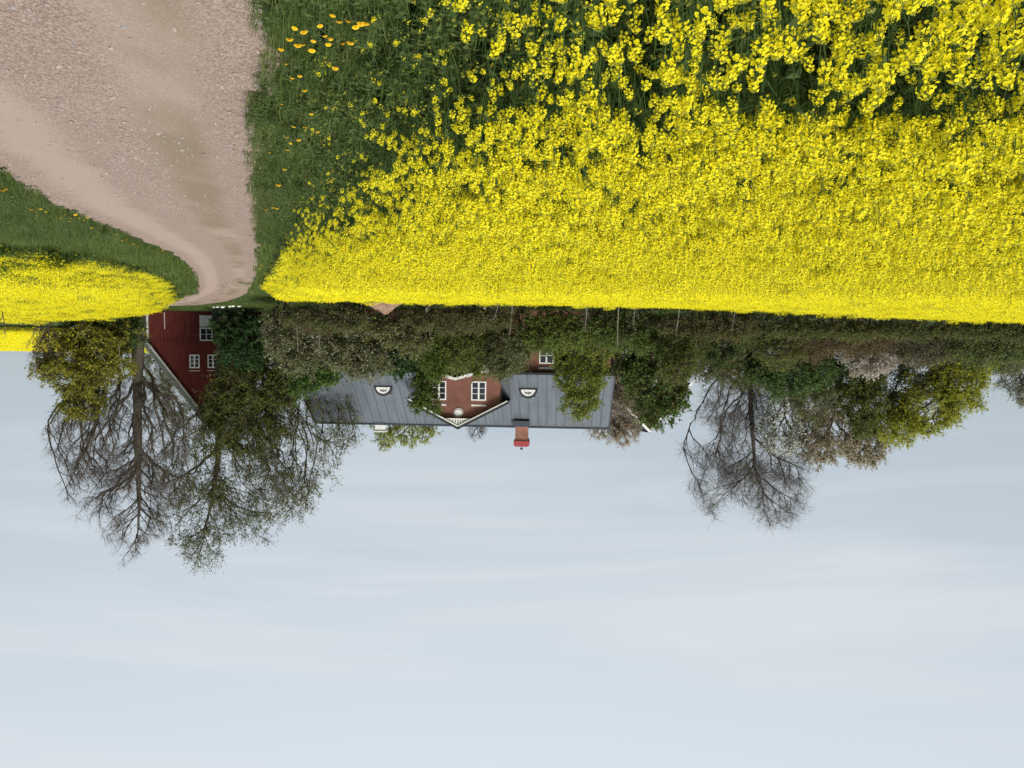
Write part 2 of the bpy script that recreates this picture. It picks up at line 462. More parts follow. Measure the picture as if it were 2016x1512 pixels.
    for a, c in [((16.4, 47.9), (19.3, 46.6)), ((17.7, 50.0), (20.6, 48.6)), ((19.6, 52.6), (22.2, 51.2)), ((22.5, 55.2), (24.6, 53.2)), ((27, 57.6), (28.4, 55.2)), ((34, 60), (35, 57.2)), ((60, 66), (60.5, 63))]:
        A.append(a); B.append(c)
    A, B = np.array(A), np.array(B); n_ = len(A); K = 14
    t = np.linspace(0, 1, K)
    P = A[:, None] * (1 - t[None, :, None]) + B[:, None] * t[None, :, None]
    P[:, 0, 0] += .06 * np.sin(np.arange(n_) * .9) + .04 * np.sin(np.arange(n_) * 2.3); P[:, -1, 0] += .06 * np.sin(np.arange(n_) * .8 + 1)
    Z = ground(P[..., 0], P[..., 1]) + .035 - .05 * np.exp(-((t - .27) / .1) ** 2) * .4 - .05 * np.exp(-((t - .74) / .12) ** 2) * .4
    V = np.concatenate([P, Z[..., None]], -1).reshape(-1, 3)
    i = np.arange(n_ * K).reshape(n_, K)
    F = np.stack([i[:-1, :-1], i[:-1, 1:], i[1:, 1:], i[1:, :-1]], -1).reshape(-1, 4)
    me = np_mesh('road', V, [F], m, True)
    at2 = me.attributes.new('across', 'FLOAT', 'POINT')
    at2.data.foreach_set('value', np.tile(t, n_).astype(np.float32))
    tag(link(bpy.data.objects.new('road', me)), kind='structure')


make_road()

# ------------------------------------------------------------------ scatter (uncountable stuff) with geometry nodes
PROTO_COLS = {}


def proto_collection(name, meshes):
    c = bpy.data.collections.new(name)
    for i, me in enumerate(meshes):
        c.objects.link(bpy.data.objects.new('%s_%02d' % (name, i), me))
    PROTO_COLS[name] = c
    return c


def scatter(name, P, rot, scl, idx, col):
    me = bpy.data.meshes.new(name)
    n = len(P)
    me.vertices.add(n); me.vertices.foreach_set('co', np.ascontiguousarray(P, np.float32).ravel())
    for nm, typ, dat in (('rot', 'FLOAT_VECTOR', rot), ('scl', 'FLOAT_VECTOR', scl)):
        a = me.attributes.new(nm, typ, 'POINT'); a.data.foreach_set('vector', np.ascontiguousarray(dat, np.float32).ravel())
    a = me.attributes.new('idx', 'INT', 'POINT'); a.data.foreach_set('value', np.ascontiguousarray(idx, np.int32))
    me.update()
    o = link(bpy.data.objects.new(name, me))
    ng = bpy.data.node_groups.new(name + '_scatter', 'GeometryNodeTree')
    ng.interface.new_socket('Geometry', in_out='INPUT', socket_type='NodeSocketGeometry')
    ng.interface.new_socket('Geometry', in_out='OUTPUT', socket_type='NodeSocketGeometry')
    nn, ll = ng.nodes, ng.links
    gi, go = nn.new('NodeGroupInput'), nn.new('NodeGroupOutput')
    ci = nn.new('GeometryNodeCollectionInfo'); ci.inputs['Collection'].default_value = col
    ci.inputs['Separate Children'].default_value = True; ci.inputs['Reset Children'].default_value = True
    ip = nn.new('GeometryNodeInstanceOnPoints'); ip.inputs['Pick Instance'].default_value = True
    def attr(nm, typ):
        x = nn.new('GeometryNodeInputNamedAttribute'); x.data_type = typ; x.inputs['Name'].default_value = nm
        return x.outputs['Attribute']
    e2r = nn.new('FunctionNodeEulerToRotation'); ll.new(attr('rot', 'FLOAT_VECTOR'), e2r.inputs[0])
    ll.new(gi.outputs[0], ip.inputs['Points']); ll.new(ci.outputs[0], ip.inputs['Instance'])
    ll.new(attr('idx', 'INT'), ip.inputs['Instance Index']); ll.new(e2r.outputs[0], ip.inputs['Rotation'])
    ll.new(attr('scl', 'FLOAT_VECTOR'), ip.inputs['Scale']); ll.new(ip.outputs[0], go.inputs[0])
    md = o.modifiers.new('scatter', 'NODES'); md.node_group = ng
    return o


# ------------------------------------------------------------------ oilseed rape
def frame(d):
    d = np.asarray(d, float); d = d / np.linalg.norm(d)
    a = np.array([0, 0, 1.]) if abs(d[2]) < .9 else np.array([1., 0, 0])
    u = np.cross(a, d); u /= np.linalg.norm(u)
    return u, np.cross(d, u), d


def add_flower(mb, c, d, r, cup):
    u, v, w = frame(d)
    a0 = rng.random() * 6.28
    for k in range(4):
        a = a0 + k * math.pi / 2 + rng.normal(0, .12)
        e = u * math.cos(a) + v * math.sin(a); s = np.cross(w, e)
        L = r * (1 + rng.normal(0, .1)); lift = w * L * (cup + rng.normal(0, .12))
        mb.add([c, c + e * L * .6 - s * L * .5 + lift * .6, c + e * L + lift, c + e * L * .6 + s * L * .5 + lift * .6], [(0, 1, 2, 3)])


def add_tube(mb, pts, rads, k=3):
    pts = [np.asarray(p, float) for p in pts]
    rings = []
    base = len(mb.v)
    for i, p in enumerate(pts):
        d = pts[min(i + 1, len(pts) - 1)] - pts[max(i - 1, 0)]
        u, v, _ = frame(d)
        for j in range(k):
            a = 2 * math.pi * j / k
            mb.v.append(tuple(p + rads[i] * (u * math.cos(a) + v * math.sin(a))))
    for i in range(len(pts) - 1):
        for j in range(k):
            a, b2 = base + i * k + j, base + i * k + (j + 1) % k
            mb.f.append((a, b2, b2 + k, a + k)); mb.mi.append(mb.cur)


def add_octa(mb, c, r, h):
    mb.add([c + np.array(q) for q in ((r, 0, 0), (0, r, 0), (-r, 0, 0), (0, -r, 0), (0, 0, h), (0, 0, -h))],
           [(0, 1, 4), (1, 2, 4), (2, 3, 4), (3, 0, 4), (1, 0, 5), (2, 1, 5), (3, 2, 5), (0, 3, 5)])


def raceme(flowers, buds, L=.085, fr=.0104):
    """one flower head: local origin at its foot; slots 0 petal, 1 bud, 2 stem"""
    mb = MB()
    mb.cur = 2
    bend = rng.normal(0, .012, 2)
    ax = lambda t: np.array([bend[0] * t * t, bend[1] * t * t, L * t])
    add_tube(mb, [ax(0), ax(.5), ax(1)], [.0022, .002, .0015])
    g = rng.random() * 6.28
    for i in range(flowers):
        t = .12 + .78 * (i + .5) / max(flowers, 1)
        a = g + i * 2.4 + rng.normal(0, .25)
        out = np.array([math.cos(a), math.sin(a), 0])
        reach = (.030 - .016 * t) * rng.uniform(.75, 1.2)
        c = ax(t) + out * reach + np.array([0, 0, .016 + rng.normal(0, .003)])
        mb.cur = 2
        add_tube(mb, [ax(t), c], [.0009, .0007], 3)
        mb.cur = 0
        add_flower(mb, c, out * .8 + np.array([0, 0, .75]) + rng.normal(0, .25, 3), fr * rng.uniform(.8, 1.15), .25)
    mb.cur = 1
    top = ax(1) + np.array([0, 0, .008])
    for i in range(buds):
        a = i * 2.4; rr = .0135 * math.sqrt((i + .3) / buds)
        add_octa(mb, top + np.array([rr * math.cos(a), rr * math.sin(a), .004 - 9 * rr * rr * 4 + rng.normal(0, .0015)]), .003, .0056)
    return mb.mesh('flower_head', [M_PETAL, M_BUD, M_STEM])


HEADS = [raceme(26, 9), raceme(30, 8, .1), raceme(22, 10, .075), raceme(34, 9, .11), raceme(18, 11, .07)]
BUDHEADS = [raceme(3, 16, .045, .008), raceme(0, 18, .04), raceme(6, 15, .05, .009), raceme(1, 14, .04)]


def rape_skeleton(height, branches, budding):
    """stem-and-leaf mesh plus where the heads sit (index, matrix)"""
    mb = MB(); heads = []
    lean = rng.normal(0, .05, 2)
    st = lambda t: np.array([lean[0] * t * t, lean[1] * t * t, height * t])
    add_tube(mb, [st(0), st(.35), st(.7), st(1)], [.0065, .0055, .0042, .003], 4)
    def head(p, d, s):
        q = Vector(d).to_track_quat('Z', 'Y')
        pool = BUDHEADS if (budding and rng.random() < .82) or (not budding and rng.random() < .14) else HEADS
        heads.append((pool[rng.integers(len(pool))], Matrix.LocRotScale(Vector(p), q, Vector((s, s, s)))))
    head(st(1), (lean[0] * .6 + rng.normal(0, .1), lean[1] * .6 + rng.normal(0, .1), 1), rng.uniform(.95, 1.2))
    a0 = rng.random() * 6.28
    for i in range(branches):
        t = .45 + .45 * (i + rng.random()) / branches
        a = a0 + i * 2.3 + rng.normal(0, .3)
        out = np.array([math.cos(a), math.sin(a), 0])
        top = height * rng.uniform(.78, 1.03)
        p0 = st(t); reach = rng.uniform(.07, .17)
        p2 = np.array([p0[0], p0[1], 0]) + out * reach + np.array([0, 0, max(top, p0[2] + .06)])
        p1 = p0 * .5 + p2 * .5 + out * reach * .25
        add_tube(mb, [p0, p1, p2], [.0032, .0028, .002], 3)
        head(p2, out * .35 + np.array([0, 0, 1]) + rng.normal(0, .12, 3), rng.uniform(.75, 1.1))
        # small clasping leaf at the fork
        leaf(mb, p0, out * .7 + np.array([0, 0, .7]), rng.uniform(.06, .12), .016)
    for i in range(7):
        t = .08 + .5 * i / 7
        a = rng.random() * 6.28
        leaf(mb, st(t), np.array([math.cos(a), math.sin(a), rng.uniform(.1, .7)]), rng.uniform(.12, .22), rng.uniform(.022, .04))
    mb.mi = mb.mi
    return mb, heads


def leaf(mb, p, d, L, w):
    keep = mb.cur; mb.cur = 1
    u, v, d = frame(d)
    droop = np.array([0, 0, -L * .28])
    side = u if abs(u[2]) < abs(v[2]) else v
    mb.add([p, p + d * L * .4 + side * w, p + d * L * .45, p + d * L * .4 - side * w, p + d * L + droop],
           [(0, 1, 2), (0, 2, 3), (1, 4, 2), (2, 4, 3)])
    mb.cur = keep


PLANTS = []      # (stem mesh, [(head mesh, matrix)], joined mesh)


def joined(mb, heads, name):
    """one mesh of a whole plant for the uncountable mass"""
    vs = [np.array(mb.v)]; faces = [list(f) for f in mb.f]; mi = [2 if k == 0 else 3 for k in mb.mi]
    off = len(mb.v)
    for me, M in heads:
        v = np.empty(len(me.vertices) * 3); me.vertices.foreach_get('co', v); v = v.reshape(-1, 3)
        Mn = np.array(M); vs.append(v @ Mn[:3, :3].T + Mn[:3, 3])
        for p in me.polygons:
            faces.append([i + off for i in p.vertices]); mi.append(p.material_index)
        off += len(v)
    me = bpy.data.meshes.new(name)
    me.from_pydata(np.concatenate(vs).tolist(), [], faces)
    for m in (M_PETAL, M_BUD, M_STEM, M_RLEAF):
        me.materials.append(m)
    me.polygons.foreach_set('material_index', mi); me.update()
    return me


for k in range(9):
    bud = k >= 6
    mb_, hd_ = rape_skeleton(rng.uniform(.88, .98) if not bud else rng.uniform(.7, .85), int(rng.integers(5, 8)), bud)
    PLANTS.append((mb_.mesh('stem', [M_STEM, M_RLEAF]), hd_, joined(mb_, hd_, 'rape_whole')))
COL_RAPE = proto_collection('rape_proto', [p[2] for p in PLANTS])


def canopy_clump(R, n, size, zmin=.25):
    """far away the crop reads as a mat of flower heads on green stems"""
    mb = MB()
    for i in range(n):
        a, r = rng.random() * 6.28, R * math.sqrt(rng.random())
        z = 1.06 - abs(rng.normal(0, .13)) if rng.random() < .75 else rng.uniform(zmin, 1.0)
        c = np.array([r * math.cos(a), r * math.sin(a), z])
        mb.cur = 0 if rng.random() < .94 else 1
        for q in range(3):
            d = rng.normal(0, .75, 3) + np.array([0, 0, 1.0])
            u, v, _ = frame(d); s = size * rng.uniform(.6, 1.2)
            cc = c + rng.normal(0, size * .55, 3)
            mb.add([cc - u * s * .5, cc - v * s * .4, cc + u * s * .5, cc + v * s * .45], [(0, 1, 2, 3)])
        if i % 2 == 0:
            mb.cur = 2
            w = .004
            mb.add([(c[0] - w, c[1], 0), (c[0] + w, c[1], 0), (c[0] + w, c[1], z), (c[0] - w, c[1], z)], [(0, 1, 2, 3)])
        if i % 2 == 0:
            mb.cur = 3
            leaf_z = rng.uniform(.08, .75)
            p = np.array([c[0], c[1], leaf_z]); d = rng.normal(0, 1, 3); d[2] = .3
            u, v, d = frame(d)
            mb.add([p, p + d * .1 + u * .03, p + d * .2, p + d * .1 - u * .03], [(0, 1, 2, 3)])
    return mb.mesh('rape_canopy', [M_PETAL, M_BUD, M_STEM, M_RLEAF])


COL_CANOPY = proto_collection('canopy_proto', [canopy_clump(.36, 120, .04) for _ in range(5)])
COL_FAR = proto_collection('far_canopy_proto', [canopy_clump(1.0, 150, .13) for _ in range(3)])


# field outlines (x as a function of distance)
FAR_X = [-60, -40, -25.5, -15.9, -6.6, 3, 12.8, 14]; FAR_Y = [34, 36.5, 38.5, 40.8, 42, 41.5, 39.9, 39.6]


def field_edge_l(Y):
    return np.interp(Y, [-3, 0, 1.7, 2.9, 5, 7.5, 12, 20, 31, 40], [-1.2, -.5, -.22, .1, .8, 1.68, 3.2, 5.8, 9.65, 12.85])


def field_l(X, Y):
    """distance inside the near field from its road-side edge; negative outside"""
    d = (field_edge_l(Y) - X) * .95
    d = np.where(Y > np.interp(X, FAR_X, FAR_Y), -1, d)
    return d


RF = np.array([(16.2, 40), (16.6, 24), (17.2, 14.5), (18.6, 11.9), (20.5, 11.8), (23, 12.2), (26, 12.9), (30, 14.1), (35, 15.9), (40, 17.9), (45, 19.9), (49, 21.4)])


def field_r(X, Y):
    xe = np.interp(Y, RF[2:, 0], RF[2:, 1])
    d = np.minimum((X - xe) * .9, Y - np.interp(X, [12, 13, 14.5, 24, 40], [19.5, 18, 17.2, 16.8, 16.4]))
    d = np.where(Y > np.interp(X, [15, 22, 27, 40], [46.5, 48.5, 48.5, 46]), -1, d)
    return d


def in_view(X, Y, pad=.6):
    return np.abs(X) < .70 * Y + pad


def blob_noise(X, Y, s):
    return (np.sin(X * s * 1.7 + 1.3) * np.sin(Y * s * 1.3 + .4) + np.sin(X * s * .7 - Y * s * .9 + 2) + .6 * np.sin(X * s * 3.1 + Y * s * 2.3)) / 2.6


def poisson(x0, x1, y0, y1, density):
    """jittered grid"""
    st = 1 / math.sqrt(density)
    gx, gy = np.meshgrid(np.arange(x0, x1, st), np.arange(y0, y1, st))
    P = np.stack([gx.ravel(), gy.ravel()], -1)
    return P + (rng.random(P.shape) - .5) * st * 1.3


def plant_rape():
    P = poisson(-14, 8, 1.3, 17, 60)
    X, Y = P[:, 0], P[:, 1]
    d = field_l(X, Y) + blob_noise(X, Y, 2.2) * .12
    gap = (np.abs(Y - 3.15 - .06 * X - .1 * np.sin(X * 3)) < .29) & (X < -.8)          # thin strip of low green growth
    thin = np.exp(-((X + .6) / .3) ** 2 - ((Y - 3.2) / .4) ** 2)
    keep = (d > np.where(Y < 6, -.5, -.22)) & in_view(X, Y) & (np.hypot(X, Y) > 1.5)
    keep &= rng.random(len(X)) < np.clip(.3 + 1.0 * (d + .28), .16, 1)
    keep &= ~gap | (rng.random(len(X)) < .65)
    keep &= rng.random(len(X)) > thin * .7
    X, Y, d, gap = X[keep], Y[keep], d[keep], gap[keep]
    dist = np.hypot(X, Y)
    h = np.interp(dist, [2, 4, 7, 13], [.70, .74, .82, 1.0]) * (.5 + .54 * ss(-.45, np.where(Y < 3, .3, .75), d)) * rng.normal(1, .07, len(X))
    h = np.where(gap, h * rng.uniform(.35, .72, len(X)), h) * (1 + .05 * blob_noise(X, Y, 1.1))
    pb = np.clip(.95 - 1.35 * d, .08, .97) * np.where(dist < 9, 1, .55)
    bud = (rng.random(len(X)) < pb) | gap
    idx = np.where(bud, rng.integers(6, 9, len(X)), rng.integers(0, 6, len(X)))
    rz = rng.random(len(X)) * 6.28
    tilt = rng.normal(0, .09, (len(X), 2))
    # the largest in the picture stand as plants of their own
    order = np.argsort(dist); own = order[:300]; rest = order[300:]
    for i in own:
        stem, heads, _ = PLANTS[idx[i]]
        e = empty('rape_plant', (X[i], Y[i], gz(X[i], Y[i]) - .01))
        e.rotation_euler = (tilt[i, 0], tilt[i, 1], rz[i]); e.scale = (h[i],) * 3
        if bud[i]:
            tag(e, 'green oilseed rape plant in bud among the nearest plants of the field', 'rape plant', 'nearest oilseed rape plants in bud')
        else:
            tag(e, 'tall yellow flowering oilseed rape plant in the nearest rows of the field', 'rape plant', 'nearest flowering oilseed rape plants')
        link(bpy.data.objects.new('stem', stem), e)
        for me, M in heads:
            o = link(bpy.data.objects.new('flower_head', me), e); o.matrix_local = M
    r = rest
    P3 = np.stack([X[r], Y[r], ground(X[r], Y[r]) - .01], -1)
    o = scatter('rape_crop', P3, np.stack([tilt[r, 0], tilt[r, 1], rz[r]], -1), np.repeat(h[r, None], 3, 1), idx[r], COL_RAPE)
    tag(o, 'dense yellow flowering rape crop filling the near field', 'crop', kind='stuff')
    # the mat of the crop farther out
    P = poisson(-34, 16, 15.5, 43, 15)
    X, Y = P[:, 0], P[:, 1]
    d = field_l(X, Y) + blob_noise(X, Y, 1.2) * .2
    keep = (d > .05) & in_view(X, Y, 2)
    X, Y, d = X[keep], Y[keep], d[keep]
    h = (.55 + .45 * ss(0, 1.0, d)) * rng.normal(1, .08, len(X)) * (1 + .05 * blob_noise(X, Y, .8))
    low = np.abs(Y - 36.5 - .02 * X) < .35
    h = np.where(low & (X < 2) & (X > -14), h * .8, h)
    n = len(X)
    o = scatter('rape_crop', np.stack([X, Y, ground(X, Y)], -1), np.stack([np.zeros(n), np.zeros(n), rng.random(n) * 6.28], -1),
                np.stack([np.ones(n), np.ones(n), h], -1), rng.integers(0, 5, n), COL_CANOPY)
    tag(o, 'far part of the yellow rape crop below the brick manor house', 'crop', kind='stuff')
    # field across the road
    P = poisson(10, 46, 16, 50, 15)
    X, Y = P[:, 0], P[:, 1]
    d = field_r(X, Y) + blob_noise(X, Y, 1.2) * .3 + blob_noise(X, Y, 3.7) * .25 - .35 * rng.random(len(X)) ** 2
    keep = (d > .05) & in_view(X, Y, 2)
    X, Y, d = X[keep], Y[keep], d[keep]
    n = len(X)
    h = (.5 + .52 * ss(0, 1.5, d)) * rng.normal(1, .1, n) * (1 + .06 * blob_noise(X, Y, .8))
    o = scatter('rape_crop', np.stack([X, Y, ground(X, Y)], -1), np.stack([np.zeros(n), np.zeros(n), rng.random(n) * 6.28], -1),
                np.stack([np.ones(n), np.ones(n), h], -1), rng.integers(0, 5, n), COL_CANOPY)
    tag(o, 'smaller yellow rape field across the gravel road', 'crop', kind='stuff')
    # field on the far rise
    P = poisson(40, 190, 114, 190, 1.3)
    X, Y = P[:, 0], P[:, 1]
    keep = in_view(X, Y, 4) & (X > .36 * Y)
    X, Y = X[keep], Y[keep]; n = len(X)
    o = scatter('rape_crop', np.stack([X, Y, ground(X, Y)], -1), np.stack([np.zeros(n), np.zeros(n), rng.random(n) * 6.28], -1),
                np.stack([np.ones(n), np.ones(n), np.ones(n)], -1) * rng.normal(1, .08, n)[:, None], rng.integers(0, 3, n), COL_FAR)
    tag(o, 'distant yellow rape field on the rise behind the trees', 'crop', kind='stuff')


plant_rape()


# ------------------------------------------------------------------ grass verges, dandelions, pebbles
def tuft(n, hmin, hmax, spread, w):
    V, F = [], []
    for i in range(n):
        a, r = rng.random() * 6.28, spread * math.sqrt(rng.random())
        p = np.array([r * math.cos(a), r * math.sin(a), -.01])
        L = rng.uniform(hmin, hmax); b = rng.random() * 6.28; lean = rng.uniform(.1, .75) * L
        d = np.array([math.cos(b), math.sin(b), 0]); s = np.array([-d[1], d[0], 0]) * w * rng.uniform(.7, 1.3)
        k = len(V)
        m1 = p + d * lean * .3 + np.array([0, 0, L * .55]); tip = p + d * lean + np.array([0, 0, L * rng.uniform(.75, 1)])
        V += [p - s, p + s, m1 + s * .8, m1 - s * .8, tip]
        F += [(k, k + 1, k + 2, k + 3), (k + 3, k + 2, k + 4)]
    me = bpy.data.meshes.new('grass_tuft'); me.from_pydata([tuple(v) for v in V], [], F)
    return me


def weed():
    mb = MB()
    for i in range(11):
        a = rng.random() * 6.28
        leaf(mb, np.array([0, 0, .0]) + rng.normal(0, .02, 3) * np.array([1, 1, 0]), np.array([math.cos(a), math.sin(a), rng.uniform(.25, 1.2)]), rng.uniform(.06, .15), rng.uniform(.012, .026))
    me = mb.mesh('weed', [M_RLEAF, M_RLEAF])
    return me


def sprig():
    """leafy herb with upright stalks and small clusters of paler leaves"""
    mb = MB()
    for i in range(5):
        a = rng.random() * 6.28; L = rng.uniform(.14, .3)
        d = np.array([math.cos(a) * .35, math.sin(a) * .35, 1]); d /= np.linalg.norm(d)
        mb.cur = 0
        add_tube(mb, [np.zeros(3), d * L], [.0022, .0014], 3)
        for k in range(8):
            b = rng.random() * 6.28
            leaf(mb, d * L * rng.uniform(.25, 1), np.array([math.cos(b), math.sin(b), rng.uniform(-.2, .5)]), rng.uniform(.025, .055), rng.uniform(.007, .014))
    return mb.mesh('sprig', [M_STEM, M_SPRIG])


def grow_grass():
    tufts = []
    for k in range(6):
        me = tuft(26, .07, .20 + .02 * k, .07, .0026); me.materials.append(M_GRASS); tufts.append(me)
    me = tuft(16, .1, .3, .05, .002); me.materials.append(M_DRYGRASS); tufts.append(me)
    for k in range(3): tufts.append(weed())
    for k in range(2):
        me = tuft(40, .1, .28, .3, .009); me.materials.append(M_GRASS); tufts.append(me)
    for k in range(2): tufts.append(sprig())
    col = proto_collection('grass_proto', tufts)
    A = []
    def region(x0, x1, y0, y1, dens, fn, kinds, smin, smax):
        P = poisson(x0, x1, y0, y1, dens); X, Y = P[:, 0], P[:, 1]
        k = fn(X, Y) & in_view(X, Y, 1.0)
        X, Y = X[k], Y[k]
        A.append((X, Y, rng.choice(kinds, len(X)), rng.uniform(smin, smax, len(X))))
    e = lambda X, Y: blob_noise(X, Y, 5) * .09 + .10 * rng.random(len(X)) ** 3 + .05
    near = [0, 1, 2, 3, 4, 5, 7, 8, 9, 7, 8, 9, 7, 12, 13, 13]
    verge = lambda X, Y: (X < road_edge_l(Y) + e(X, Y)) & (field_l(X, Y) < .9)
    region(-3, 4, 1.0, 9, 330, verge, near, .7, 1.25)
    region(1, 8, 9, 18, 160, verge, near, .8, 1.4)
    region(3, 18, 18, 47, 40, lambda X, Y: (X < road_edge_l(Y) - .22) & ((field_l(X, Y) < .9)), [10, 11, 5, 4], .8, 1.4)
    # under the nearest crop
    region(-7, 2, 1.0, 7, 60, lambda X, Y: field_l(X, Y) > .8, near, 1.0, 1.9)
    # dry patch by the road
    region(3.1, 4.2, 10.2, 12.5, 70, lambda X, Y: (np.abs(X - road_edge_l(Y) + .15) < .3), [6], .6, .9)
    region(1, 3.4, 3.5, 10.2, 9, verge, [6], .6, 1.0)
    # across the road
    vr = lambda X, Y: (X > road_edge_r(Y) + np.where(Y > 17, .24, -e(X, Y))) & (field_r(X, Y) < .6)
    region(5, 13, 8, 17, 150, vr, near, .8, 1.4)
    region(6, 16, 17, 26, 80, vr, [0, 1, 2, 3, 4, 5], 1.0, 1.7)
    region(10, 24, 26, 47, 35, vr, [10, 11, 5, 4], .9, 1.5)
    # lawn and rough ground beyond
    region(-36, 45, 42, 62, 7, lambda X, Y: ~((Y - 46 < (X - 16) * .95 + 3) & (Y - 46 > (X - 19.6) * .75 - 2.6) & (X > 15)) & (field_l(X, Y) < 0) & (field_r(X, Y) < 0), [10, 11], .4, .8)
    X = np.concatenate([a[0] for a in A]); Y = np.concatenate([a[1] for a in A]); I = np.concatenate([a[2] for a in A]); S = np.concatenate([a[3] for a in A])
    S = S * (1 + .35 * blob_noise(X, Y, 3.1)) * np.where(Y < 20, .8 + .35 * ss(0, .7, road_edge_l(Y) - X), 1)
    n = len(X)
    o = scatter('grass', np.stack([X, Y, ground(X, Y)], -1), np.stack([rng.normal(0, .1, n), rng.normal(0, .1, n), rng.random(n) * 6.28], -1),
                np.repeat(S[:, None], 3, 1), I, col)
    tag(o, 'green grass and weeds on the road verges', 'grass', kind='stuff')


grow_grass()


def make_dandelion():
    head = MB()
    for ring, (n, r, z, cup) in enumerate(((16, .021, .0, .15), (13, .016, .003, .5), (9, .010, .005, 1.0), (5, .005, .006, 2.0))):
        for i in range(n):
            a = 2 * math.pi * i / n + ring * .2
            e = np.array([math.cos(a), math.sin(a), 0]); s = np.array([-e[1], e[0], 0]) * r * .2
            c = np.array([0, 0, z])
            tip = c + e * r + np.array([0, 0, r * cup * .5])
            head.add([c - s * .4, c + s * .4, tip + s, tip - s], [(0, 1, 2, 3)])
    head.cur = 1
    add_octa(head, np.array([0, 0, -.006]), .007, .008)
    stem = MB(); add_tube(stem, [(0, 0, 0), (.004, .003, .5), (0, 0, 1)], [.0028, .0024, .0022], 5)
    leaves = MB()
    for i in range(7):
        a = i * .9 + rng.random() * .3
        leaf(leaves, np.zeros(3), np.array([math.cos(a), math.sin(a), rng.uniform(.2, .6)]), rng.uniform(.09, .16), .018)
    return head.mesh('flower', [M_DANDELION, M_STEM]), stem.mesh('stem', [M_STEM]), leaves.mesh('leaf_rosette', [M_RLEAF, M_RLEAF])


def plant_dandelions():
    fl, st, lv = make_dandelion()
    px = [(580, 35), (655, 22), (668, 18), (700, 26), (686, 36), (720, 18), (710, 43), (553, 75), (586, 77), (617, 78), (614, 91), (596, 85), (646, 65), (650, 72), (660, 134), (600, 170),
          (613, 208), (566, 268), (572, 273), (588, 273), (566, 290), (530, 292), (537, 408), (524, 412), (545, 405),
          (5, 368), (12, 366), (62, 410), (70, 412), (80, 408), (90, 412), (74, 406), (118, 425), (128, 420), (140, 428), (148, 418), (155, 427), (165, 430), (172, 426), (135, 431),
          (230, 460), (240, 472), (250, 470), (262, 478), (270, 483), (282, 490), (290, 490), (300, 494), (310, 497), (320, 492), (332, 503), (356, 520), (366, 528), (372, 535), (360, 530), (370, 560), (378, 566), (382, 572), (376, 575), (368, 572), (630, 30), (640, 52), (675, 60), (598, 48), (570, 58), (690, 75), (563, 110), (590, 130), (640, 110), (575, 150), (555, 190), (600, 235), (625, 250), (560, 330), (548, 360), (578, 240), (515, 520), (512, 526), (519, 528), (508, 545), (180, 446), (190, 452)]
    for i, (x, y) in enumerate(px):
        hh = .12 if (y > 330 and x < 500) else .24
        p = on_ground(x, y, hh); hh *= rng.uniform(.9, 1.12)
        far = y > 330
        e = empty('dandelion', (p[0], p[1], gz(p[0], p[1])), rng.random() * 6.28)
        s = rng.uniform(.6, .9) if not far else rng.uniform(1.0, 1.4)
        if x > 500 and y < 120:
            tag(e, 'orange yellow dandelion in the near grass verge close to the road corner', 'dandelion', 'dandelions in the nearest verge')
        elif x > 500:
            tag(e, 'orange yellow dandelion at the gravel edge below the large rape field', 'dandelion', 'dandelions along the road edge')
        else:
            tag(e, 'small dandelion in the verge beside the smaller rape field across the road', 'dandelion', 'dandelions in the far verge')
        o = link(bpy.data.objects.new('stem', st), e); o.scale = (1, 1, hh + .02)
        o = link(bpy.data.objects.new('flower', fl), e); o.location = (0, 0, hh + .022); o.scale = (s,) * 3
        o.rotation_euler = (rng.normal(0, .16), rng.normal(0, .16), 0)
        # turn the head a little to the light and the lane
        if not far:
            link(bpy.data.objects.new('leaf_rosette', lv), e)


plant_dandelions()


def rock_mesh(seed, flat=.6, sub=2):
    import bmesh
    bm = bmesh.new(); bmesh.ops.create_icosphere(bm, subdivisions=sub, radius=1)
    r = np.random.default_rng(seed); D = r.normal(0, 1, (9, 3)); D /= np.linalg.norm(D, axis=1)[:, None]
    for v in bm.verts:
        c = np.array(v.co); k = 1.0
        for dd in D:
            k -= .16 * max(0, float(c @ dd) - .45) / .55
        v.co = Vector(c * k * np.array([1, .85, flat]))
    me = bpy.data.meshes.new('stone'); bm.to_mesh(me); bm.free()
    return me


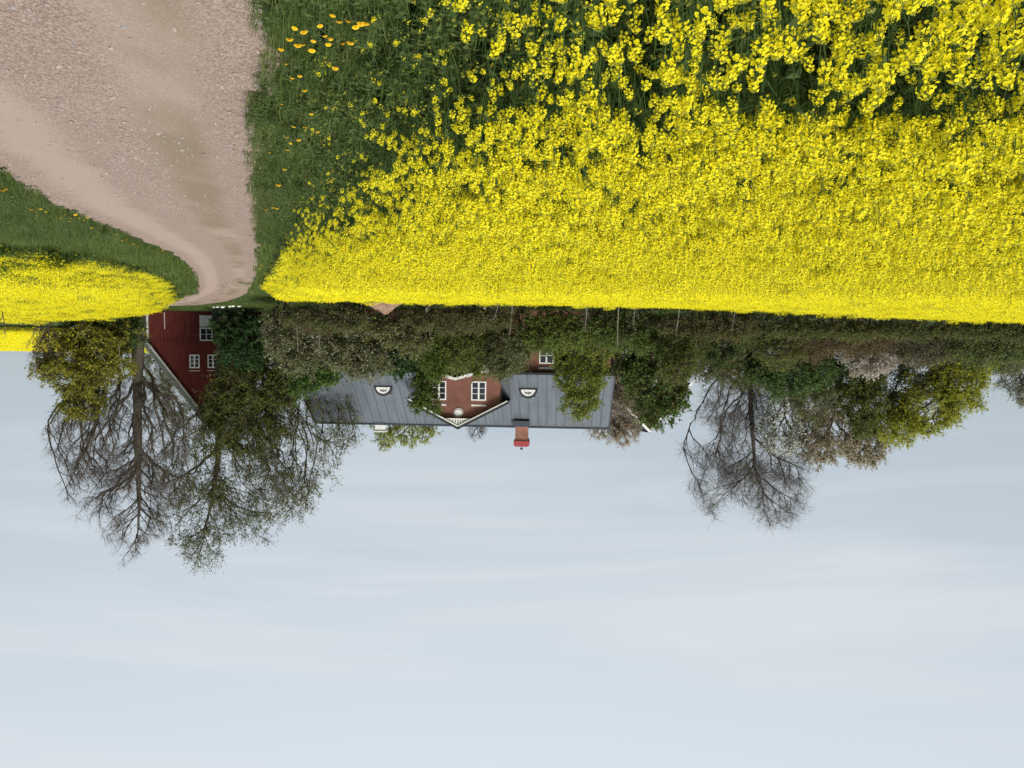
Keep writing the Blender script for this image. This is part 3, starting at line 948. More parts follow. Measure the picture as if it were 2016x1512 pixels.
def stones():
    peb = []
    for k in range(5):
        me = rock_mesh(100 + k, .6, 1); me.materials.append(noisy('pebble_%d' % k, *[((.25, .19, .165), (.34, .28, .25)), ((.2, .16, .15), (.28, .23, .21)), ((.3, .245, .21), (.36, .31, .27)), ((.28, .205, .18), (.36, .28, .24)), ((.2, .185, .18), (.28, .26, .25))][k], scale=3, rough=.95))
        peb.append(me)
    col = proto_collection('pebble_proto', peb)
    P = poisson(-3, 10, 2.5, 14, 900); X, Y = P[:, 0], P[:, 1]
    t = (X - road_edge_l(Y)) / (road_edge_r(Y) - road_edge_l(Y))
    den = np.exp(-((t - .5) / .16) ** 2) + np.exp(-((t - .05) / .1) ** 2) + .18 + .5 * np.exp(-((t - .97) / .08) ** 2)
    k = (t > 0) & (t < 1) & in_view(X, Y) & (rng.random(len(X)) < den * (.55 + .4 * blob_noise(X, Y, 1.5)))
    X, Y, t = X[k], Y[k], t[k]; n = len(X)
    s = np.exp(rng.normal(math.log(.0056), .65, n)).clip(.003, .028)
    Z = ground(X, Y) + .035 - .02 * np.exp(-((t - .27) / .1) ** 2) - .02 * np.exp(-((t - .74) / .12) ** 2) + s * .15
    o = scatter('gravel', np.stack([X, Y, Z], -1), rng.normal(0, .4, (n, 3)) + np.stack([np.zeros(n), np.zeros(n), rng.random(n) * 6.28], -1), np.repeat(s[:, None], 3, 1), rng.integers(0, 5, n), col)
    tag(o, 'loose gravel stones lying on the dirt road', 'gravel', kind='stuff')
    # whitewashed stones at the bend
    lab = ['first white stone beside the green cabinet', 'small white stone next to the cabinet end of the row', 'largest white stone in the row below the dark hedge',
           'middle white stone in the row below the dark hedge', 'white stone touching the middle one below the hedge', 'last white stone of the row at the lawn end']
    for i, (x, y, w) in enumerate(((421, 604.5, 4), (428, 604.5, 4.5), (438.5, 604.5, 6), (453, 601.5, 4.5), (459, 600.5, 4.5), (470.5, 599.5, 5))):
        p = at(x, y, 57.0 - i * .25); s = w * 57 / 1514 * .95
        me = rock_mesh(40 + i, .55, 2); me.materials.append(M_STONE)
        for pl in me.polygons: pl.use_smooth = True
        o = link(bpy.data.objects.new('white_stone', me)); o.location = (p[0], p[1], gz(p[0], p[1]) + s * .35); o.scale = (s, s * .8, s)
        tag(o, lab[i], 'stone', 'white stones at the road bend')
    for i, (x, y) in enumerate(((436, 576), (433, 570), (440, 565), (437, 560), (446, 557))):
        p = on_ground(x, y); me = rock_mesh(60 + i, .5, 1); me.materials.append(M_DSTONE)
        o = link(bpy.data.objects.new('dark_clod', me)); o.location = (p[0], p[1], p[2] + .05); o.scale = (.09, .09, .08)
        tag(o, 'small dark clod lying on the gravel road near the bend', 'clod', 'dark clods on the road')


stones()


# ------------------------------------------------------------------ brick manor house
def window(parent, x0, x1, z0, z1, y, cols=2, rows=3, arch=None, depth=.12):
    """casement in the wall plane y (front = -y): frame part with panes, mullions; sits proud of the wall"""
    f = MB(); w = .09
    f.box(x0, x0 + w, y - .05, y + depth, z0, z1); f.box(x1 - w, x1, y - .05, y + depth, z0, z1)
    f.box(x0 + w, x1 - w, y - .05, y + depth, z0, z0 + w); f.box(x0 + w, x1 - w, y - .05, y + depth, z1 - w, z1)
    fr = f.build('window', M_WHITE, parent)
    m = MB(); xi0, xi1, zi0, zi1 = x0 + w, x1 - w, z0 + w, z1 - w
    for c in range(1, cols):
        xc = xi0 + (xi1 - xi0) * c / cols; hw = .06 if cols == 2 else .03
        m.box(xc - hw, xc + hw, y - .04, y + .03, zi0, zi1)
    m2 = MB()
    for r_ in range(1, rows):
        zc = zi0 + (zi1 - zi0) * r_ / rows
        for c in range(cols):
            hw = (.06 if cols == 2 else .03)
            a = xi0 + (xi1 - xi0) * c / cols + (hw if c else 0); b = xi0 + (xi1 - xi0) * (c + 1) / cols - (hw if c < cols - 1 else 0)
            m2.box(a, b, y - .03, y + .02, zc - .018, zc + .018)
    if m.v: m.build('mullion', M_WHITE, fr)
    if m2.v: m2.build('glazing_bar', M_WHITE, fr)
    for c in range(cols):
        for r_ in range(rows):
            a = xi0 + (xi1 - xi0) * c / cols; b = xi0 + (xi1 - xi0) * (c + 1) / cols
            za = zi0 + (zi1 - zi0) * r_ / rows; zb = zi0 + (zi1 - zi0) * (r_ + 1) / rows
            g = MB(); g.box(a, b, y - .004, y + .008, za, zb); g.build('pane', M_GLASS, fr)
    return fr


def slope_panels(parent, name, A, B, C_, D, n, mat, thick=.05, seam=True):
    """sheets between eave A-B and ridge D-C_, each panel and its standing seam an object of its own"""
    A, B, C_, D = [Vector(p) for p in (A, B, C_, D)]
    nrm = (B - A).cross(D - A).normalized()
    for i in range(n):
        t0, t1 = i / n, (i + 1) / n; g = .012 / (B - A).length
        q = [A.lerp(B, t0 + g), A.lerp(B, t1 - g), D.lerp(C_, t1 - g), D.lerp(C_, t0 + g)]
        jig = nrm * random.uniform(-.004, .004)
        m = MB(); m.hexa([p - nrm * thick + jig for p in q] + [p + jig for p in q])
        m.build(name, mat, parent)
        if seam:
            a, b = A.lerp(B, t0), D.lerp(C_, t0); s = (B - A).normalized() * .022
            m = MB(); m.hexa([a - s - nrm * .06, a + s - nrm * .06, b + s - nrm * .06, b - s - nrm * .06, a - s + nrm * .035, a + s + nrm * .035, b + s + nrm * .035, b - s + nrm * .035])
            m.build('seam', M_SEAM, parent)


def manor():
    H = empty('manor_house', (4.4, 58.0, .45), math.radians(3.5))
    tag(H, 'red brick manor house with grey metal roof and white trimmed central gable', 'house')
    x0, x1, D = -11.75, 12.0, 10.0
    ez, rz, ry = 4.5, 9.1, 5.0
    k = (rz - ez) / (ry + .4)
    w = MB()
    # closed body with gable ends
    wz = ez + .4 * k - .12
    body = [(0, -1.5), (D, -1.5), (D, wz), (ry, rz - .14), (0, wz)]
    n = 5
    w.add([(x0, y, z) for y, z in body] + [(x1, y, z) for y, z in body], [tuple(range(n - 1, -1, -1)), tuple(range(n, 2 * n))] + [(i, (i + 1) % n, n + (i + 1) % n, n + i) for i in range(n)])
    w.build('wall', M_BRICK, H)
    roof = MB(); roof.bar((x0 - .35, ry, rz + .02), (x1 + .35, ry, rz + .02), .24, .1)
    R = roof.build('roof', M_SEAM, H)
    slope_panels(R, 'roof_panel', (x0 - .3, -.4, ez), (x1 + .3, -.4, ez), (x1 + .3, ry, rz), (x0 - .3, ry, rz), 34, M_ROOF)
    slope_panels(R, 'roof_panel', (x1 + .3, D + .4, ez), (x0 - .3, D + .4, ez), (x0 - .3, ry, rz), (x1 + .3, ry, rz), 8, M_ROOF, seam=False)
    g = MB(); g.box(x0 - .3, x1 + .3, -.46, -.32, ez - .16, ez - .03); g.build('gutter', M_DARK, R)
    for xe in (x0 - .33, x1 + .30):
        g = MB(); g.bar((xe, -.42, ez - .06), (xe, ry, rz - .02), .06, .2); g.bar((xe, D + .42, ez - .06), (xe, ry, rz - .02), .06, .2); g.build('verge_board', M_DARK, R)
    # central gable
    gx, hw, gy = -.45, 3.1, -.6
    gz0, gza = 6.62, 8.55
    m = MB(); sl = (gza - gz0) / 3.7
    m.prism([(gx - hw, -1.5), (gx + hw, -1.5), (gx + hw, gz0 + sl * .5), (gx, gza - .12), (gx - hw, gz0 + sl * .5)], gy, gy + 5.0)
    m.build('gable_wall', M_BRICK, H)
    gr = MB(); gr.bar((gx, gy - .35, gza + .04), (gx, ry - .6, gza + .04), .2, .08); GR = gr.build('gable_roof', M_SEAM, H)
    # the two slopes run back into the main roof
    for s in (-1, 1):
        xe = gx + s * 3.75
        y_e = (gz0 - ez) / k - .4 + .35; y_a = (gza - ez) / k - .4 + .25
        q = [(xe, gy - .35, gz0 - .02), (xe, y_e, gz0 - .02), (gx, y_a, gza), (gx, gy - .35, gza)]
        if s > 0: q = [q[0], q[1], q[2], q[3]]
        Vv = [Vector(p) for p in q]; nn = (Vv[1] - Vv[0]).cross(Vv[3] - Vv[0]).normalized()
        if nn.z < 0: nn = -nn
        m = MB(); m.hexa([p - nn * .06 for p in Vv] + [p + nn * .02 for p in Vv]); m.build('gable_roof_slope', M_ROOF, GR)
        b = MB(); b.bar((xe + s * .05, gy - .4, gz0 - .06), (gx, gy - .4, gza + .01), .07, .14); b.build('verge_board', M_DARK, GR)
        b = MB(); b.bar((xe - s * .05, gy - .37, gz0 - .15), (gx, gy - .37, gza - .13), .05, .13); b.build('bargeboard', M_WHITE, GR)
    # white fretwork in the apex
    fz = 7.82; hw2 = (gza - .2 - fz) / sl
    m = MB(); m.prism([(gx - hw2, fz), (gx + hw2, fz), (gx, fz + hw2 * sl)], gy - .30, gy - .28); fan = m.build('apex_fretwork', M_WHITE, H)
    for i in range(-5, 6):
        xx = gx + i * .17; top = fz + .1 + (hw2 - abs(i * .17)) * sl * .62 - .06
        if top > fz + .12:
            m = MB(); tilt = i * .03
            m.hexa([(xx - .03, gy - .31, fz + .1), (xx + .03, gy - .31, fz + .1), (xx + .03, gy - .299, fz + .1), (xx - .03, gy - .299, fz + .1),
                    (xx - .03 + tilt, gy - .31, top), (xx + .03 + tilt, gy - .31, top), (xx + .03 + tilt, gy - .299, top), (xx - .03 + tilt, gy - .299, top)])
            m.build('slot', M_DARK, fan)
    # round medallion
    import bmesh
    bm = bmesh.new()
    bmesh.ops.create_cone(bm, cap_ends=True, segments=28, radius1=.25, radius2=.25, depth=.1, matrix=Matrix.Translation((gx, gy - .03, 7.42)) @ Matrix.Rotation(math.pi / 2, 4, 'X'))
    me = bpy.data.meshes.new('medallion'); bm.to_mesh(me); bm.free(); me.materials.append(M_WHITE); md = link(bpy.data.objects.new('medallion', me), H)
    bm = bmesh.new()
    for i in range(28):
        a, b2 = 2 * math.pi * i / 28, 2 * math.pi * (i + 1) / 28
        vs = [bm.verts.new((gx + r * math.cos(q), yy, 7.42 + r * math.sin(q))) for yy in (gy - .05, gy + .02) for q, r in ((a, .27), (b2, .27), (b2, .37), (a, .37))]
        for f in ((0, 1, 2, 3), (4, 7, 6, 5), (0, 4, 5, 1), (2, 6, 7, 3)): bm.faces.new([vs[j] for j in f])
    me = bpy.data.meshes.new('medallion_ring'); bm.to_mesh(me); bm.free(); me.materials.append(plain('medallion_grey', (.42, .38, .35), .8)); link(bpy.data.objects.new('medallion_ring', me), md)
    for (a, b) in ((-2.52, -1.40), (.48, 1.58)):
        window(H, a, b, 5.05, 6.48, gy)
        m = MB(); m.box(a, b, gy - .04, gy, 6.78, 6.92); m.build('lintel', M_OFFWHITE, H)
    # half-round roof windows
    for xc in (5.62, -5.6):
        yb = 1.05; zb = 5.72; yf = yb - .12
        dm = MB(); seg = 16
        pr = lambda r: [(xc + r * math.cos(math.pi * i / seg), zb + r * math.sin(math.pi * i / seg)) for i in range(seg + 1)]
        yl = lambda z: (z - ez) / k - .4 + .12
        o1, i1 = pr(.68), pr(.56)
        for i in range(seg):
            (ax, az), (bx, bz) = o1[i], o1[i + 1]
            dm.add([(ax, yf - .05, az), (bx, yf - .05, bz), (bx, yl(bz), bz), (ax, yl(az), az)], [(0, 1, 2, 3)])
            (cx, cz), (dx, dz) = i1[i], i1[i + 1]
            dm.add([(ax, yf - .05, az), (bx, yf - .05, bz), (dx, yf - .05, dz), (cx, yf - .05, cz)], [(0, 3, 2, 1)])
            dm.add([(cx, yf - .05, cz), (dx, yf - .05, dz), (dx, yf + .1, dz), (cx, yf + .1, cz)], [(3, 2, 1, 0)])
        dm.box(xc - .72, xc + .72, yf - .08, yl(zb) , zb - .1, zb - .01)
        lun = dm.build('roof_window', M_DARK, H)
        g = MB(); g.add([(x, yf + .06, z) for x, z in pr(.57)], [tuple(range(seg + 1))]); g.build('pane', M_GLASS, lun)
        w_ = MB(); o2, i2 = pr(.555), pr(.36)
        for i in range(seg):
            w_.add([(o2[i][0], yf, o2[i][1]), (o2[i + 1][0], yf, o2[i + 1][1]), (i2[i + 1][0], yf, i2[i + 1][1]), (i2[i][0], yf, i2[i][1])], [(0, 3, 2, 1)])
        w_.box(xc - .55, xc + .55, yf - .02, yf + .05, zb, zb + .16)
        for i in (1, 2, 3, 4):
            a = math.pi * i / 5
            w_.bar((xc + .1 * math.cos(a), yf + .02, zb + .1 + .1 * math.sin(a)), (xc + .4 * math.cos(a), yf + .02, zb + .4 * math.sin(a)), .03, .03, up=(0, 1, 0))
        w_.build('white_surround', M_WHITE, lun)
        m = MB(); m.hexa([(xc - .6, yl(zb + .55) - .06, zb + .55), (xc + .6, yl(zb + .55) - .06, zb + .55), (xc + .45, yl(zb + 1.05) - .08, zb + 1.05), (xc - .45, yl(zb + 1.05) - .08, zb + 1.05),
                              (xc - .6, yl(zb + .55) - .14, zb + .60), (xc + .6, yl(zb + .55) - .14, zb + .60), (xc + .45, yl(zb + 1.05) - .12, zb + 1.09), (xc - .45, yl(zb + 1.05) - .12, zb + 1.09)])
        m.build('flashing', M_ROOF, lun)
    # chimneys
    m = MB(); m.box(-5.48, -4.45, ry - .5, ry + .5, 8.3, 10.2); m.box(-5.52, -4.41, ry - .54, ry + .54, 10.05, 10.2); ch = m.build('chimney', M_CHIM, H)
    m = MB(); m.box(-5.60, -4.33, ry - .62, ry + .62, 10.2, 10.55); m.prism([(-5.6, 10.55), (-4.33, 10.55), (-4.5, 10.66), (-5.43, 10.66)], ry - .6, ry + .6); m.build('chimney_cap', M_REDCAP, ch)
    m = MB(); m.box(-5.62, -4.31, ry - 1.05, ry - .5, 8.5, 8.98); m.build('flashing', M_SEAM, ch)
    m = MB(); add_tube(m, [(-4.95, ry, 10.6), (-4.95, ry, 10.85)], [.03, .03], 6); m.box(-5.05, -4.85, ry - .08, ry + .08, 10.85, 10.98); m.build('cowl', M_DARK, ch)
    m = MB(); m.box(6.5, 7.3, ry + .3, ry + 1.1, 8.3, 9.72); ch = m.build('chimney', M_WHITE, H); tag(ch, 'white painted chimney')
    m = MB(); m.box(6.42, 7.38, ry + .22, ry + 1.18, 9.72, 9.82); m.build('chimney_cap', M_WHITE, ch)
    m = MB(); m.box(6.45, 7.35, ry - .2, ry + .3, 8.7, 9.16); m.build('flashing', M_SEAM, ch)
    # ground floor
    for xc in (-10.2, -6.97, -4.6, 4.1, 6.4, 8.7, 10.7):
        window(H, xc - .55, xc + .55, 1.9, 3.68, 0.0)
        m = MB(); m.box(xc - .65, xc + .65, -.09, -.002, 1.78, 1.9); m.build('sill', M_OFFWHITE, H)
        m = MB(); m.box(xc - .58, xc + .58, -.04, -.002, 3.93, 4.08); m.build('lintel', M_OFFWHITE, H)
    # porch with its own white-edged gable
    p = MB()
    px0, px1, pz = gx - 2.2, gx + 2.2, 4.15
    for s in (-1, 1):
        q = [(gx + s * 2.4, gy - 2.1, pz), (gx + s * 2.4, gy - .01, pz), (gx, gy - .01, pz + .62), (gx, gy - 2.1, pz + .62)]
        p.hexa([Vector(v) - Vector((0, 0, .06)) for v in q] + [Vector(v) for v in q])
    PO = p.build('porch_roof', M_ROOF, H)
    for s in (-1, 1):
        m = MB(); m.bar((gx + s * 2.45, gy - 2.14, pz - .05), (gx, gy - 2.14, pz + .60), .05, .2); m.build('bargeboard', M_WHITE, PO)
        for t in np.linspace(.08, .95, 9):
            zz = pz - .12 + .65 * (1 - t); xx = gx + s * 2.4 * t
            m = MB(); m.prism([(xx - .07, zz), (xx, zz - .14), (xx + .07, zz)], gy - 2.15, gy - 2.12); m.build('lace_point', M_WHITE, PO)
        for yy in (gy - 2.0,):
            m = MB(); m.box(gx + s * 2.1 - .07, gx + s * 2.1 + .07, yy - .07, yy + .07, -.4, pz); m.build('porch_post', M_WHITE, PO)
    m = MB(); m.box(gx - .6, gx + .6, gy - .06, gy + .05, .3, 2.6); dr = m.build('door', plain('door_green', (.05, .09, .06), .5), H)
    m = MB(); m.box(gx + .42, gx + .5, gy - .1, gy - .06, 1.3, 1.45); m.build('handle', M_DARK, dr)


manor()


def barn():
    B = empty('red_barn', (30.4, 64.0, .4), math.radians(-28))
    tag(B, 'dark red timber barn with steep gable behind the tall bare tree', 'barn')
    W, L, ez = 11.0, 16.0, 2.55
    sl = 1.45; az = ez + W / 2 * sl
    m = MB(); m.prism([(-W + .02, -.8), (-.02, -.8), (-.02, ez), (-W / 2, az - .03), (-W + .02, ez)], .03, L); m.build('wall', M_FALU, B)
    # vertical boards, one by one
    n = 52; bw = W / n
    for i in range(n):
        a, b = -W + i * bw, -W + (i + 1) * bw
        h = lambda x: ez + (W / 2 - abs(x + W / 2)) * sl - .02
        g = .006; yy = random.uniform(-.006, .006)
        poly = [(a + g, -.5), (b - g, -.5), (b - g, h(b - g)), (a + g, h(a + g))]
        if a < -W / 2 < b: poly = [(a + g, -.5), (b - g, -.5), (b - g, h(b)), (-W / 2, h(-W / 2)), (a + g, h(a))]
        m = MB(); m.prism(poly, yy - .004, .031); m.build('board', M_FALU, B)
    m = MB(); m.box(-W - .02, .02, -.035, -.013, ez - .07, ez + .03); m.build('belt_board', M_FALU, B)
    m = MB(); m.box(-.14, .03, -.04, -.013, -.5, ez); m.build('corner_board', M_OFFWHITE, B)
    m = MB(); m.box(-W - .03, -W + .14, -.04, -.013, -.5, ez); m.build('corner_board', M_OFFWHITE, B)
    rf = MB(); rf.bar((-W / 2, -.3, az + .1), (-W / 2, L + .3, az + .1), .3, .12); R = rf.build('roof', M_MOSSROOF, B)
    for s in (-1, 1):
        e = -W / 2 + s * (W / 2 + .45); ze = ez - .45 * sl + .1
        P0, P1, P2, P3 = (e, -.35, ze), (e, L + .35, ze), (-W / 2, L + .35, az + .1), (-W / 2, -.35, az + .1)
        rows = 26
        for r_ in range(rows):
            t0, t1 = r_ / rows, (r_ + 1.12) / rows
            q = [Vector(P0).lerp(Vector(P3), t0), Vector(P1).lerp(Vector(P2), t0), Vector(P1).lerp(Vector(P2), min(1, t1)), Vector(P0).lerp(Vector(P3), min(1, t1))]
            nn = (q[1] - q[0]).cross(q[3] - q[0]).normalized()
            if nn.z < 0: nn = -nn
            m = MB(); m.hexa([q[0] + nn * .03, q[1] + nn * .03, q[2] - nn * .02, q[3] - nn * .02, q[0] + nn * .07, q[1] + nn * .07, q[2] + nn * .02, q[3] + nn * .02]); m.build('tile_course', M_MOSSROOF, R)
        m = MB(); m.bar((e, -.40, ze - .02), (-W / 2, -.40, az + .06), .05, .15); m.build('bargeboard', M_GREYWHITE, R)
    yv = -.014
    window(B, -5.62, -4.1, 1.36, 2.48, yv, 3, 2)
    m = MB(); m.box(-5.26, -4.1, -.05, -.012, .3, 1.27); m.build('white_hatch', M_OFFWHITE, B)
    window(B, -4.05, -3.25, 3.67, 4.82, yv, 2, 3); window(B, -5.55, -4.70, 3.67, 4.82, yv, 2, 3)
    window(B, -7.6, -6.1, 1.36, 2.48, yv, 3, 2); window(B, -7.0, -6.2, 3.67, 4.82, yv, 2, 3)
    for a, b in ((-4.1, -3.2), (-5.6, -4.65)):
        m = MB(); m.box(a, b, -.06, -.012, 5.02, 5.08); m.build('drip_board', M_OFFWHITE, B)
    m = MB(); m.box(-1.40, -1.34, -.04, -.012, .1, 1.5); m.build('batten', M_OFFWHITE, B)
    m = MB(); m.box(-3.22, -3.18, -.04, -.012, 0, 2.0); m.box(-4.05, -3.18, -.05, -.041, 1.97, 2.02); d = m.build('batten', plain('rust_batten', (.2, .08, .06), .8), B)


barn()


M_WINGROOF = noisy('old_dark_roof', (.035, .036, .04), (.055, .055, .06), scale=1.5, rough=.8)


def wing_house():
    a = math.radians(-35)
    H = empty('gabled_house', (-12.7, 72.0, .5), a)
    tag(H, 'dark gabled house with white verge boards half hidden behind the trees', 'house')
    # local: x along gable, apex at x=0, ridge along +y
    hw, az = 5.6, 10.5; ez = 6.1; L = 13
    sl = (az - ez) / hw
    m = MB(); m.prism([(-hw + .4, -1), (hw - .4, -1), (hw - .4, ez + .1), (0, az - .15), (-hw + .4, ez + .1)], 0, L); m.build('wall', plain('dark_timber_wall', (.07, .045, .035), .9), H)
    rf = MB(); rf.bar((0, -.4, az + .02), (0, L + .3, az + .02), .25, .1); R = rf.build('roof', M_SEAM, H)
    for s in (-1, 1):
        P = [Vector((s * hw, -.4, ez)), Vector((s * hw, L + .3, ez)), Vector((0, L + .3, az)), Vector((0, -.4, az))]
        if s < 0: slope_panels(R, 'roof_panel', P[1], P[0], P[3], P[2], 12, M_WINGROOF, seam=False)
        else: slope_panels(R, 'roof_panel', P[0], P[1], P[2], P[3], 12, M_WINGROOF, seam=False)
        m = MB(); m.bar((s * hw, -.46, ez - .05), (0, -.46, az - .04), .05, .22); m.build('bargeboard', M_WHITE, R)
        m = MB(); m.box(s * (hw - .4) - .12, s * (hw - .4) + .12, -.05, -.002, -.5, ez); m.build('corner_board', M_OFFWHITE, H)
    for xc in (-2.8, -1.2, 1.2, 2.8):
        window(H, xc - .5, xc + .5, 2.2, 3.6, -.002); window(H, xc - .5, xc + .5, 5.0, 6.2, -.002) if abs(xc) < 2 else None


wing_house()


def cabinet():
    p = at(424, 614, 58.5); z = gz(p[0], p[1])
    E_ = empty('utility_cabinet', (p[0], p[1], z), -.35)
    tag(E_, 'dark green utility cabinet at the end of the hedge before the barn', 'cabinet')
    m = MB(); m.box(-.25, .25, -.15, .15, .08, .92); m.build('body', M_CABINET, E_)
    m = MB(); m.box(-.22, .22, -.165, -.151, .12, .88); d = m.build('door', M_CABINET, E_)
    m = MB(); m.box(.14, .17, -.18, -.166, .45, .56); m.build('handle', M_DARK, d)
    m = MB(); m.prism([(-.3, .92), (.3, .92), (.26, .98), (-.26, .98)], -.2, .2); m.build('lid', M_CABINET, E_)
    m = MB(); m.box(-.27, .27, -.17, .17, -.1, .08); m.build('plinth', M_OFFWHITE, E_)


cabinet()


def mound():
    p = at(757, 604, 45.5); X0, Y0 = p[0], p[1]; zb = gz(X0, Y0)
    n = 30; g = np.linspace(-1, 1, n); gx, gy = np.meshgrid(g, g)
    r = np.hypot(gx, gy); Z = 1.55 * np.clip(1 - r, 0, 1) ** .9 * (1 + .15 * np.sin(gx * 7 + 2) * np.sin(gy * 6)) - .05 + .04 * rng.normal(size=r.shape) * (r < .95)
    V = np.stack([gx * 2.1, gy * 1.8, Z], -1).reshape(-1, 3); i = np.arange(n * n).reshape(n, n)
    F = np.stack([i[:-1, :-1], i[:-1, 1:], i[1:, 1:], i[1:, :-1]], -1).reshape(-1, 4)
    o = link(bpy.data.objects.new('earth_mound', np_mesh('earth_mound', V, [F], M_MOUND, True))); o.location = (X0, Y0, zb)
    tag(o, 'brown heap of bare earth at the far edge of the field', 'mound')


mound()


# ------------------------------------------------------------------ trees
def frustums(P0, P1, r0, r1, D0, D1, k):
    """open k-sided tapered pieces; D0, D1 ring normals"""
    n = len(P0)
    def ring(P, D, r):
        D = D / (np.linalg.norm(D, axis=1)[:, None] + 1e-9)
        a = np.where(np.abs(D[:, 2:3]) < .9, np.array([[0, 0, 1.]]), np.array([[1., 0, 0]]))
        # steady reference keeps the rings of a chain aligned
        u = np.cross(a, D); u /= np.linalg.norm(u, axis=1)[:, None] + 1e-9
        v = np.cross(D, u)
        an = np.arange(k) * 2 * math.pi / k
        return P[:, None] + r[:, None, None] * (u[:, None] * np.cos(an)[None, :, None] + v[:, None] * np.sin(an)[None, :, None])
    V = np.concatenate([ring(P0, D0, r0), ring(P1, D1, r1)], 1).reshape(-1, 3)
    b = np.arange(n)[:, None, None] * 2 * k
    j = np.arange(k); jn = (j + 1) % k
    F = np.stack([j, jn, jn + k, j + k], -1)[None] + b
    return V, F.reshape(-1, 4)


def ribbons(P0, P1, r0, r1, D0, D1):
    n = len(P0)
    s = np.cross(D1, rng.normal(0, 1, (n, 3))); s /= np.linalg.norm(s, axis=1)[:, None] + 1e-9
    V = np.stack([P0 - s * r0[:, None], P0 + s * r0[:, None], P1 + s * r1[:, None], P1 - s * r1[:, None]], 1).reshape(-1, 3)
    return V, np.arange(4 * n).reshape(n, 4)


def leaf_quads(P, size, flat=.5, droop=0.0):
    n = len(P)
    nrm = rng.normal(0, 1, (n, 3)); nrm[:, 2] = np.abs(nrm[:, 2]) + flat
    nrm /= np.linalg.norm(nrm, axis=1)[:, None]
    a = rng.normal(0, 1, (n, 3)); a[:, 2] -= droop
    u = a - (a * nrm).sum(1)[:, None] * nrm; u /= np.linalg.norm(u, axis=1)[:, None] + 1e-9
    v = np.cross(nrm, u)
    s = (size * rng.uniform(.6, 1.35, n))[:, None]
    fold = nrm * s * .18
    V = np.stack([P - u * s * .5, P - v * s * .34 + fold, P + u * s * .5, P + v * s * .34 + fold], 1).reshape(-1, 3)
    F = np.arange(4 * n).reshape(n, 4)
    return V, F


def grow(base, trunk_top, trunk_r, targets, tip_r=.008, stems=None, wob=.06, min_t=.18, lift=.35):
    pos, par, pd = [], [], []
    def chain(p0, p1, start_par, bow):
        n = max(2, int(np.linalg.norm(p1 - p0) / .45)); last = start_par
        off = rng.normal(0, bow, 3) * np.array([1, 1, .2])
        for i in range(0 if start_par < 0 else 1, n + 1):
            t = i / n
            pos.append(p0 * (1 - t) + p1 * t + off * math.sin(math.pi * t)); par.append(last); last = len(pos) - 1
        return last
    base = np.asarray(base, float)
    chain(base, np.asarray(trunk_top, float), -1, .12)
    ntr = len(pos)
    for s in (stems or []):
        chain(base + rng.normal(0, .25, 3) * np.array([1, 1, 0]), np.asarray(s, float), -1, .2)
    first = max(1, int(ntr * min_t)) if not stems else 1
    P = np.zeros((len(pos) + len(targets) * 14, 3)); P[:len(pos)] = pos
    PL = np.zeros(len(P)); DR = np.zeros_like(P); DR[:len(pos)] = (0, 0, 1)
    for i in range(len(pos)):
        if par[i] >= 0:
            PL[i] = PL[par[i]] + np.linalg.norm(P[i] - P[par[i]]); DR[i] = P[i] - P[par[i]]
    ok = np.zeros(len(P), bool); ok[first:len(pos)] = True
    if stems: ok[0:1] = False
    n = len(pos)
    tips = []
    for t in targets:
        d = np.linalg.norm(P[:n] - t, axis=1)
        rise = t[2] - P[:n, 2]
        cost = d + .5 * PL[:n] + np.clip(-rise, 0, None) * 1.1 + np.clip(.5 * d - rise, 0, None) * .9
        cost[~ok[:n]] = 1e9
        q = int(np.argmin(cost)); p0 = P[q]; L = d[q]
        if L < .12: continue
        dr = DR[q] / (np.linalg.norm(DR[q]) + 1e-9)
        v = (t - p0) / L
        c = p0 + (dr * .5 + v + np.array([0, 0, lift * .4])) / 1.5 * L * .5
        k = min(13, max(2, int(L / .5)))
        last = q
        for i in range(1, k + 1):
            s = i / k
            p = (1 - s) ** 2 * p0 + 2 * s * (1 - s) * c + s * s * t
            if i < k: p = p + rng.normal(0, wob * min(1, L * .25), 3)
            P[n] = p; par.append(last); PL[n] = PL[last] + np.linalg.norm(p - P[last]); DR[n] = p - P[last]; ok[n] = True
            last = n; n += 1
        tips.append(last)
    P = P[:n]; par = np.array(par); DR = DR[:n]
    w = np.zeros(n); w[tips] = 1
    for i in range(n - 1, -1, -1):
        if par[i] >= 0: w[par[i]] += w[i]
    w = np.maximum(w, .6)
    ex = math.log(trunk_r / tip_r) / math.log(max(w.max(), 3))
    r = tip_r * w ** ex
    return P, par, r, DR, w


def wood_mesh(name, P, par, r, DR, mat, flare=1.25):
    c = np.where(par >= 0)[0]; p = par[c]
    r1 = r[c]; r0 = np.minimum(r[p], r1 * 1.6)
    D1 = P[c] - P[p]
    same = (r[p] < r1 * 1.5)[:, None]
    D0 = np.where(same & (par[p] >= 0)[:, None], DR[p], D1)
    r0 = r0 * np.where(par[p] < 0, flare, 1)
    Vs, Fs, off = [], [], 0
    for lo, hi, k in ((.10, 9, 9), (.03, .10, 5), (0, .03, 3)):
        s = (r1 >= lo) & (r1 < hi)
        if not s.any(): continue
        V, F = frustums(P[p[s]], P[c[s]], r0[s], r1[s], D0[s], D1[s], k)
        Vs.append(V); Fs.append(F + off); off += len(V)
    return np_mesh(name, np.concatenate(Vs), [np.concatenate(Fs)], mat, True)


